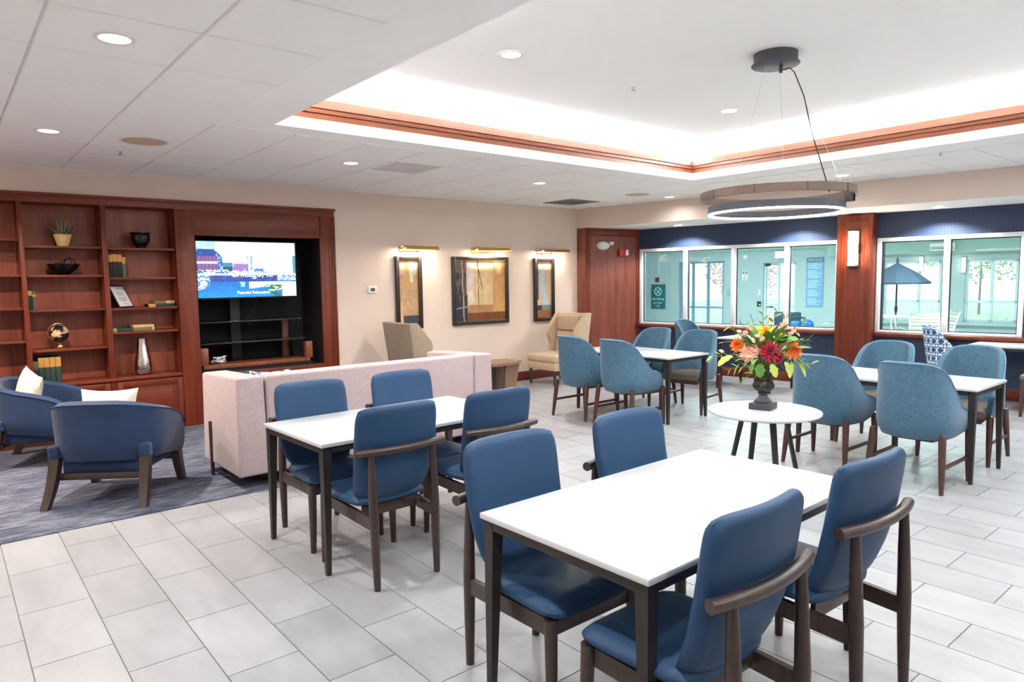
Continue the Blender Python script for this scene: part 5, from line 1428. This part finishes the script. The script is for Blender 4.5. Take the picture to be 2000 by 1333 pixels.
# ================================================================== POOL ROOM THINGS
def wtag(name, label, cat, s, d, z, group=None): return wbo(empty(name, label, cat, group=group), s, d, z)
M['sign_teal'] = pm('teal_sign', C(24, 104, 110), .5); M['sign_print'] = pm('pale_sign_print', C(206, 236, 240), .5); M['blue_board'] = pm('blue_board', C(120, 166, 204), .4, var=.06); M['board_head'] = pm('board_header', C(92, 120, 140), .5)
WR = (PI / 2, 0, 0)
sg = wtag('no_diving_sign', 'teal No Diving sign on the pool room wall', 'sign', -2.52, PF, 1.11)
MB().box(-.215, .215, -.02, 0, -.33, .33, .004).build('plate', M['sign_teal'], sg)
MB().torus((0, -.022, .14), .105, .010, (0, 1, 0), 28, 6).tube([(-.07, -.022, .21), (.07, -.022, .07)], .009, 6).tube([(.06, -.022, .21), (.0, -.022, .13), (-.05, -.022, .08)], .012, 6).build('symbol', M['sign_print'], sg)
text('lettering', 'No Diving', .088, M['sign_print'], sg, (0, -.0215, -.06), WR); text('lettering', 'permitted', .066, M['sign_print'], sg, (0, -.0215, -.165), WR); text('lettering', 'area', .066, M['sign_print'], sg, (0, -.0215, -.245), WR)
a_ = wtag('alarm_pull', 'dark red alarm box on the wall just over the No Diving sign', 'fire alarm', -2.53, PF, 1.565); MB().box(-.065, .065, -.05, 0, -.06, .06, .006).build('case', pm('dark_red_case', C(96, 40, 56), .5), a_); MB().box(.065, .10, -.04, 0, -.05, .05, .006).build('side_lens', M['white_plastic'], a_)
rb = wtag('rules_board', 'tall blue rules board on the pool room wall beside the pillar', 'sign', 1.57, PF, 1.46)
MB().box(-.19, .19, -.02, 0, -.57, .57, .004).build('board', M['blue_board'], rb); MB().box(-.19, .19, -.024, -.018, .47, .57).build('header', M['board_head'], rb, angle=0)
text('lettering', 'POOL RULES', .058, M['sign_print'], rb, (0, -.0255, .52), WR)
mb = MB(); rr_ = random.Random(8)
for i in range(30):
    if i in (4, 11, 18, 24): continue
    mb.box(-.155, -.155 + rr_.uniform(.18, .31), -.0225, -.019, .425 - .032 * i, .436 - .032 * i)
mb.build('printed_lines', M['sign_print'], rb, angle=0)
bl = wtag('alarm_bell', 'round white alarm on the green wall beside the pool door', 'alarm', -.10, PF, 2.11); mb = MB().lathe([(.06, 0), (.06, .02), (.03, .04)], 20)
for v in mb.bm.verts: v.co = Vector((v.co.x, -v.co.z, v.co.y))
mb.build('case', M['white_plastic'], bl)
s2 = wtag('small_notice', 'small white notice with two dark dots beside the pool door', 'sign', -.10, PF, 1.62); MB().box(-.075, .075, -.012, 0, -.09, .12, .003).build('plate', M['white_plastic'], s2); MB().box(-.06, -.015, -.016, -.01, .07, .10).box(.015, .06, -.016, -.01, .07, .10).build('dots', M['charcoal'], s2, angle=0); MB().box(-.004, .004, -.016, -.01, -.06, .05).box(-.05, .05, -.016, -.01, -.066, -.06).build('symbol', M['ink'], s2, angle=0)
sw = wtag('light_switch', 'white switch plate beside the pool door', 'switch', .26, PF, 1.23); MB().box(-.04, .04, -.012, 0, -.07, .07, .004).build('plate', M['white_plastic'], sw); MB().box(-.03, -.02, -.016, -.01, -.05, .05).build('rocker', M['ink'], sw)
cb = wtag('call_button', 'black and white call button below the switch by the pool door', 'button', .27, PF, .95); MB().box(-.045, .045, -.03, 0, -.06, .06, .006).build('case', M['black'], cb); MB().box(.005, .04, -.034, -.028, -.03, .0).build('button', M['white_plastic'], cb)
thm = wtag('wall_thermostat', 'pale thermostat box on the green wall beside the tall pool window', 'thermostat', -.50, PF, 1.22); MB().box(-.05, .05, -.03, 0, -.08, .08, .006).build('case', M['mint_dark'], thm)
ex = wtag('exit_sign', 'red exit sign over the pool door', 'exit sign', .82, PF - .13, 2.12); MB().box(-.13, .13, -.03, 0, -.085, .085, .004).build('case', M['white_plastic'], ex); M['exit_on'] = emit('exit_red', C(255, 92, 96), 1.1); MB().box(-.122, .122, -.034, -.028, -.077, .077).build('face', M['exit_on'], ex, angle=0); text('lettering', 'EXIT', .13, M['white_plastic'], ex, (0, -.036, 0), WR)
ac = wtag('air_unit', 'white air unit high on the pool room beam', 'air unit', 4.16, PF - .3, 2.16); MB().box(-.22, .22, -.16, 0, -.08, .08, .02).build('case', M['white_plastic'], ac); MB().box(-.20, .20, -.164, -.158, -.05, -.035).box(-.20, .20, -.164, -.158, -.02, -.005).build('louvre', M['ink'], ac, angle=0)
for s, z, lb in ((3.72, 1.83, 'slim glowing wall lamp between the pool room windows, behind the umbrella'), (4.475, 1.79, 'slim glowing wall lamp on the green wall beside the far pool window')):
    t = wtag('slim_wall_lamp', lb, 'wall lamp', s, PF, z); MB().lathe([(.035, -.15), (.035, .15)], 16, (0, -.045, 0)).build('diffuser', M['sconce_on'], t); MB().box(-.04, .04, -.03, 0, -.165, .165, .004).build('back_plate', M['bronze'], t)
# umbrella
um = wtag('patio_umbrella', 'dark blue patio umbrella seen through the pool window', 'umbrella', 3.785, 4.8, 0)
M['umb'] = pm('navy_canvas', C(44, 62, 84), .8, var=.1); 
mb = MB(); n = 8; R_ = .55; top = mb.V((0, 0, 1.84)); r1 = []; r2 = []
for k in range(n):
    a = 2 * PI * k / n + .2; r1.append(mb.V((R_ * .55 * math.cos(a), R_ * .55 * math.sin(a), 1.665))); r2.append(mb.V((R_ * math.cos(a), R_ * math.sin(a), 1.475)))
for k in range(n):
    j = (k + 1) % n; mb._f([top, r1[k], r1[j]]); mb._f([r1[k], r2[k], r2[j], r1[j]])
    b0 = mb.V(r2[k].co + Vector((0, 0, -.035))); b1 = mb.V(r2[j].co + Vector((0, 0, -.035))); mb._f([r2[k], b0, b1, r2[j]])
cnp = mb.build('canopy', M['umb'], um, angle=10)
for k in range(n):
    a = 2 * PI * k / n + .2; MB().tube([(0, 0, 1.80), (R_ * math.cos(a), R_ * math.sin(a), 1.465)], .006, 5).build('rib', M['charcoal'], um)
MB().tube([(0, 0, 0), (0, 0, 1.86)], .016, 10).build('pole', M['charcoal'], um); MB().lathe([(.02, 1.83), (.024, 1.88), (.012, 1.93), (.004, 1.94)], 12).build('finial', M['umb'], um)
MB().lathe([(.22, 0), (.22, .03), (.06, .07), (.03, .2)], 24).build('base', M['charcoal'], um); MB().lathe([(.022, .92), (.028, .95), (.028, 1.0), (.022, 1.03)], 12).build('crank', M['charcoal'], um)
# patio table and strap chairs
M['strap'] = pm('white_strap', C(236, 236, 226), .6); M['strap2'] = pm('tan_strap', C(206, 198, 170), .6)
pt = wtag('patio_table', 'round white patio table around the umbrella pole', 'table', 3.66, 4.55, 0)
MB().lathe([(.33, .845), (.345, .855), (.345, .87)], 40).build('tabletop', M['strap'], pt)
for k in range(4):
    a = PI / 4 + k * PI / 2; MB().tube([(.28 * math.cos(a), .28 * math.sin(a), 0), (.2 * math.cos(a), .2 * math.sin(a), .845)], .014, 8).build('leg', M['strap'], pt)
def strap_chair(label, s, d, rz, group=None):
    t = empty('strap_chair', label, 'chair', group='white strap pool chairs'); wbo(t, s, d, 0); t.rotation_euler = (0, 0, WB_ROT + rz)
    for sx in (-1, 1):
        MB().tube([(sx * .27, .30, 0), (sx * .27, .28, .50), (sx * .27, .05, .56), (sx * .27, -.28, .50), (sx * .27, -.30, 0)], .014, 8).build('leg_frame', M['strap'], t)
        MB().tube([(sx * .25, .26, .40), (sx * .25, -.20, .38), (sx * .24, -.36, .92)], .014, 8).build('side_tube', M['strap'], t)
    for k in range(7): MB().box(-.25, .25, .20 - .065 * k, .25 - .065 * k, .40, .406).build('strap', M['strap2'] if k % 2 else M['strap'], t, angle=0)
    for k in range(8):
        v = k / 8; y, z = -.21 - .15 * v, .43 + .48 * v; MB().hexa([(-.25, y, z), (.25, y, z), (.25, y - .004, z), (-.25, y - .004, z)], [(-.25, y - .014, z + .045), (.25, y - .014, z + .045), (.25, y - .018, z + .045), (-.25, y - .018, z + .045)]).build('strap', M['strap2'] if k % 2 else M['strap'], t, angle=0)
    return t
sc0 = strap_chair('white strap pool chair turned towards us behind the patterned chair', 4.33, 4.75, PI + .4)
def wdup(s, d, rz, label): o = dup(sc0, wb(s, d, 0), WB_ROT + rz, label, 'white strap pool chairs')
wdup(4.26, 5.55, PI / 2 + .5, 'white strap pool chair edge-on at the window mullion'); wdup(3.60, 5.45, -PI / 2, 'white strap pool chair beyond the patio table, under the umbrella')
# pool lift and handrails
lf = wtag('pool_lift', 'blue pool lift seat with a curved grey bar beside the pool door', 'pool lift', 2.14, 4.8, 0)
M['lift_blue'] = pm('lift_blue', C(40, 104, 172), .4)
MB().sphere((.04, 0, .63), .12, (1.1, 1, .95), 16, 10).box(-.26, -.08, -.10, .10, .52, .70, .03).build('seat', M['lift_blue'], lf, angle=50)
MB().tube([(-.32, 0, .60), (-.30, 0, .74), (-.18, 0, .78), (-.04, 0, .77), (.02, 0, .68)], .018, 8).build('bar', M['charcoal'], lf); MB().tube([(0, 0, 0), (0, 0, .6)], .05, 12).build('post', M['charcoal'], lf)
hr = wtag('pool_handrail', 'grey curved pool handrail below the blue rules board', 'handrail', 2.42, 4.8, 0)
MB().tube([(-.05, 0, 0), (-.02, 0, .52), (.10, 0, .655), (.2, 0, .675), (.55, .1, .675), (.62, .1, .5), (.62, .1, 0)], .022, 10).build('rail', M['steel'], hr)
bn = wtag('dark_bench_chair', 'dark blue lounge chair behind the flowers, beside the pool door', 'chair', 1.62, 5.0, 0)
MB().box(-.28, .28, -.25, .25, .36, .44, .02).build('seat', M['umb'], bn); MB().box(-.28, .28, .20, .27, .44, .86, .03).build('backrest', M['umb'], bn)
for sx in (-1, 1):
    for sy in (-1, 1): MB().tube([(sx * .24, sy * .2, 0), (sx * .24, sy * .2, .37)], .015, 8).build('leg', M['charcoal'], bn)
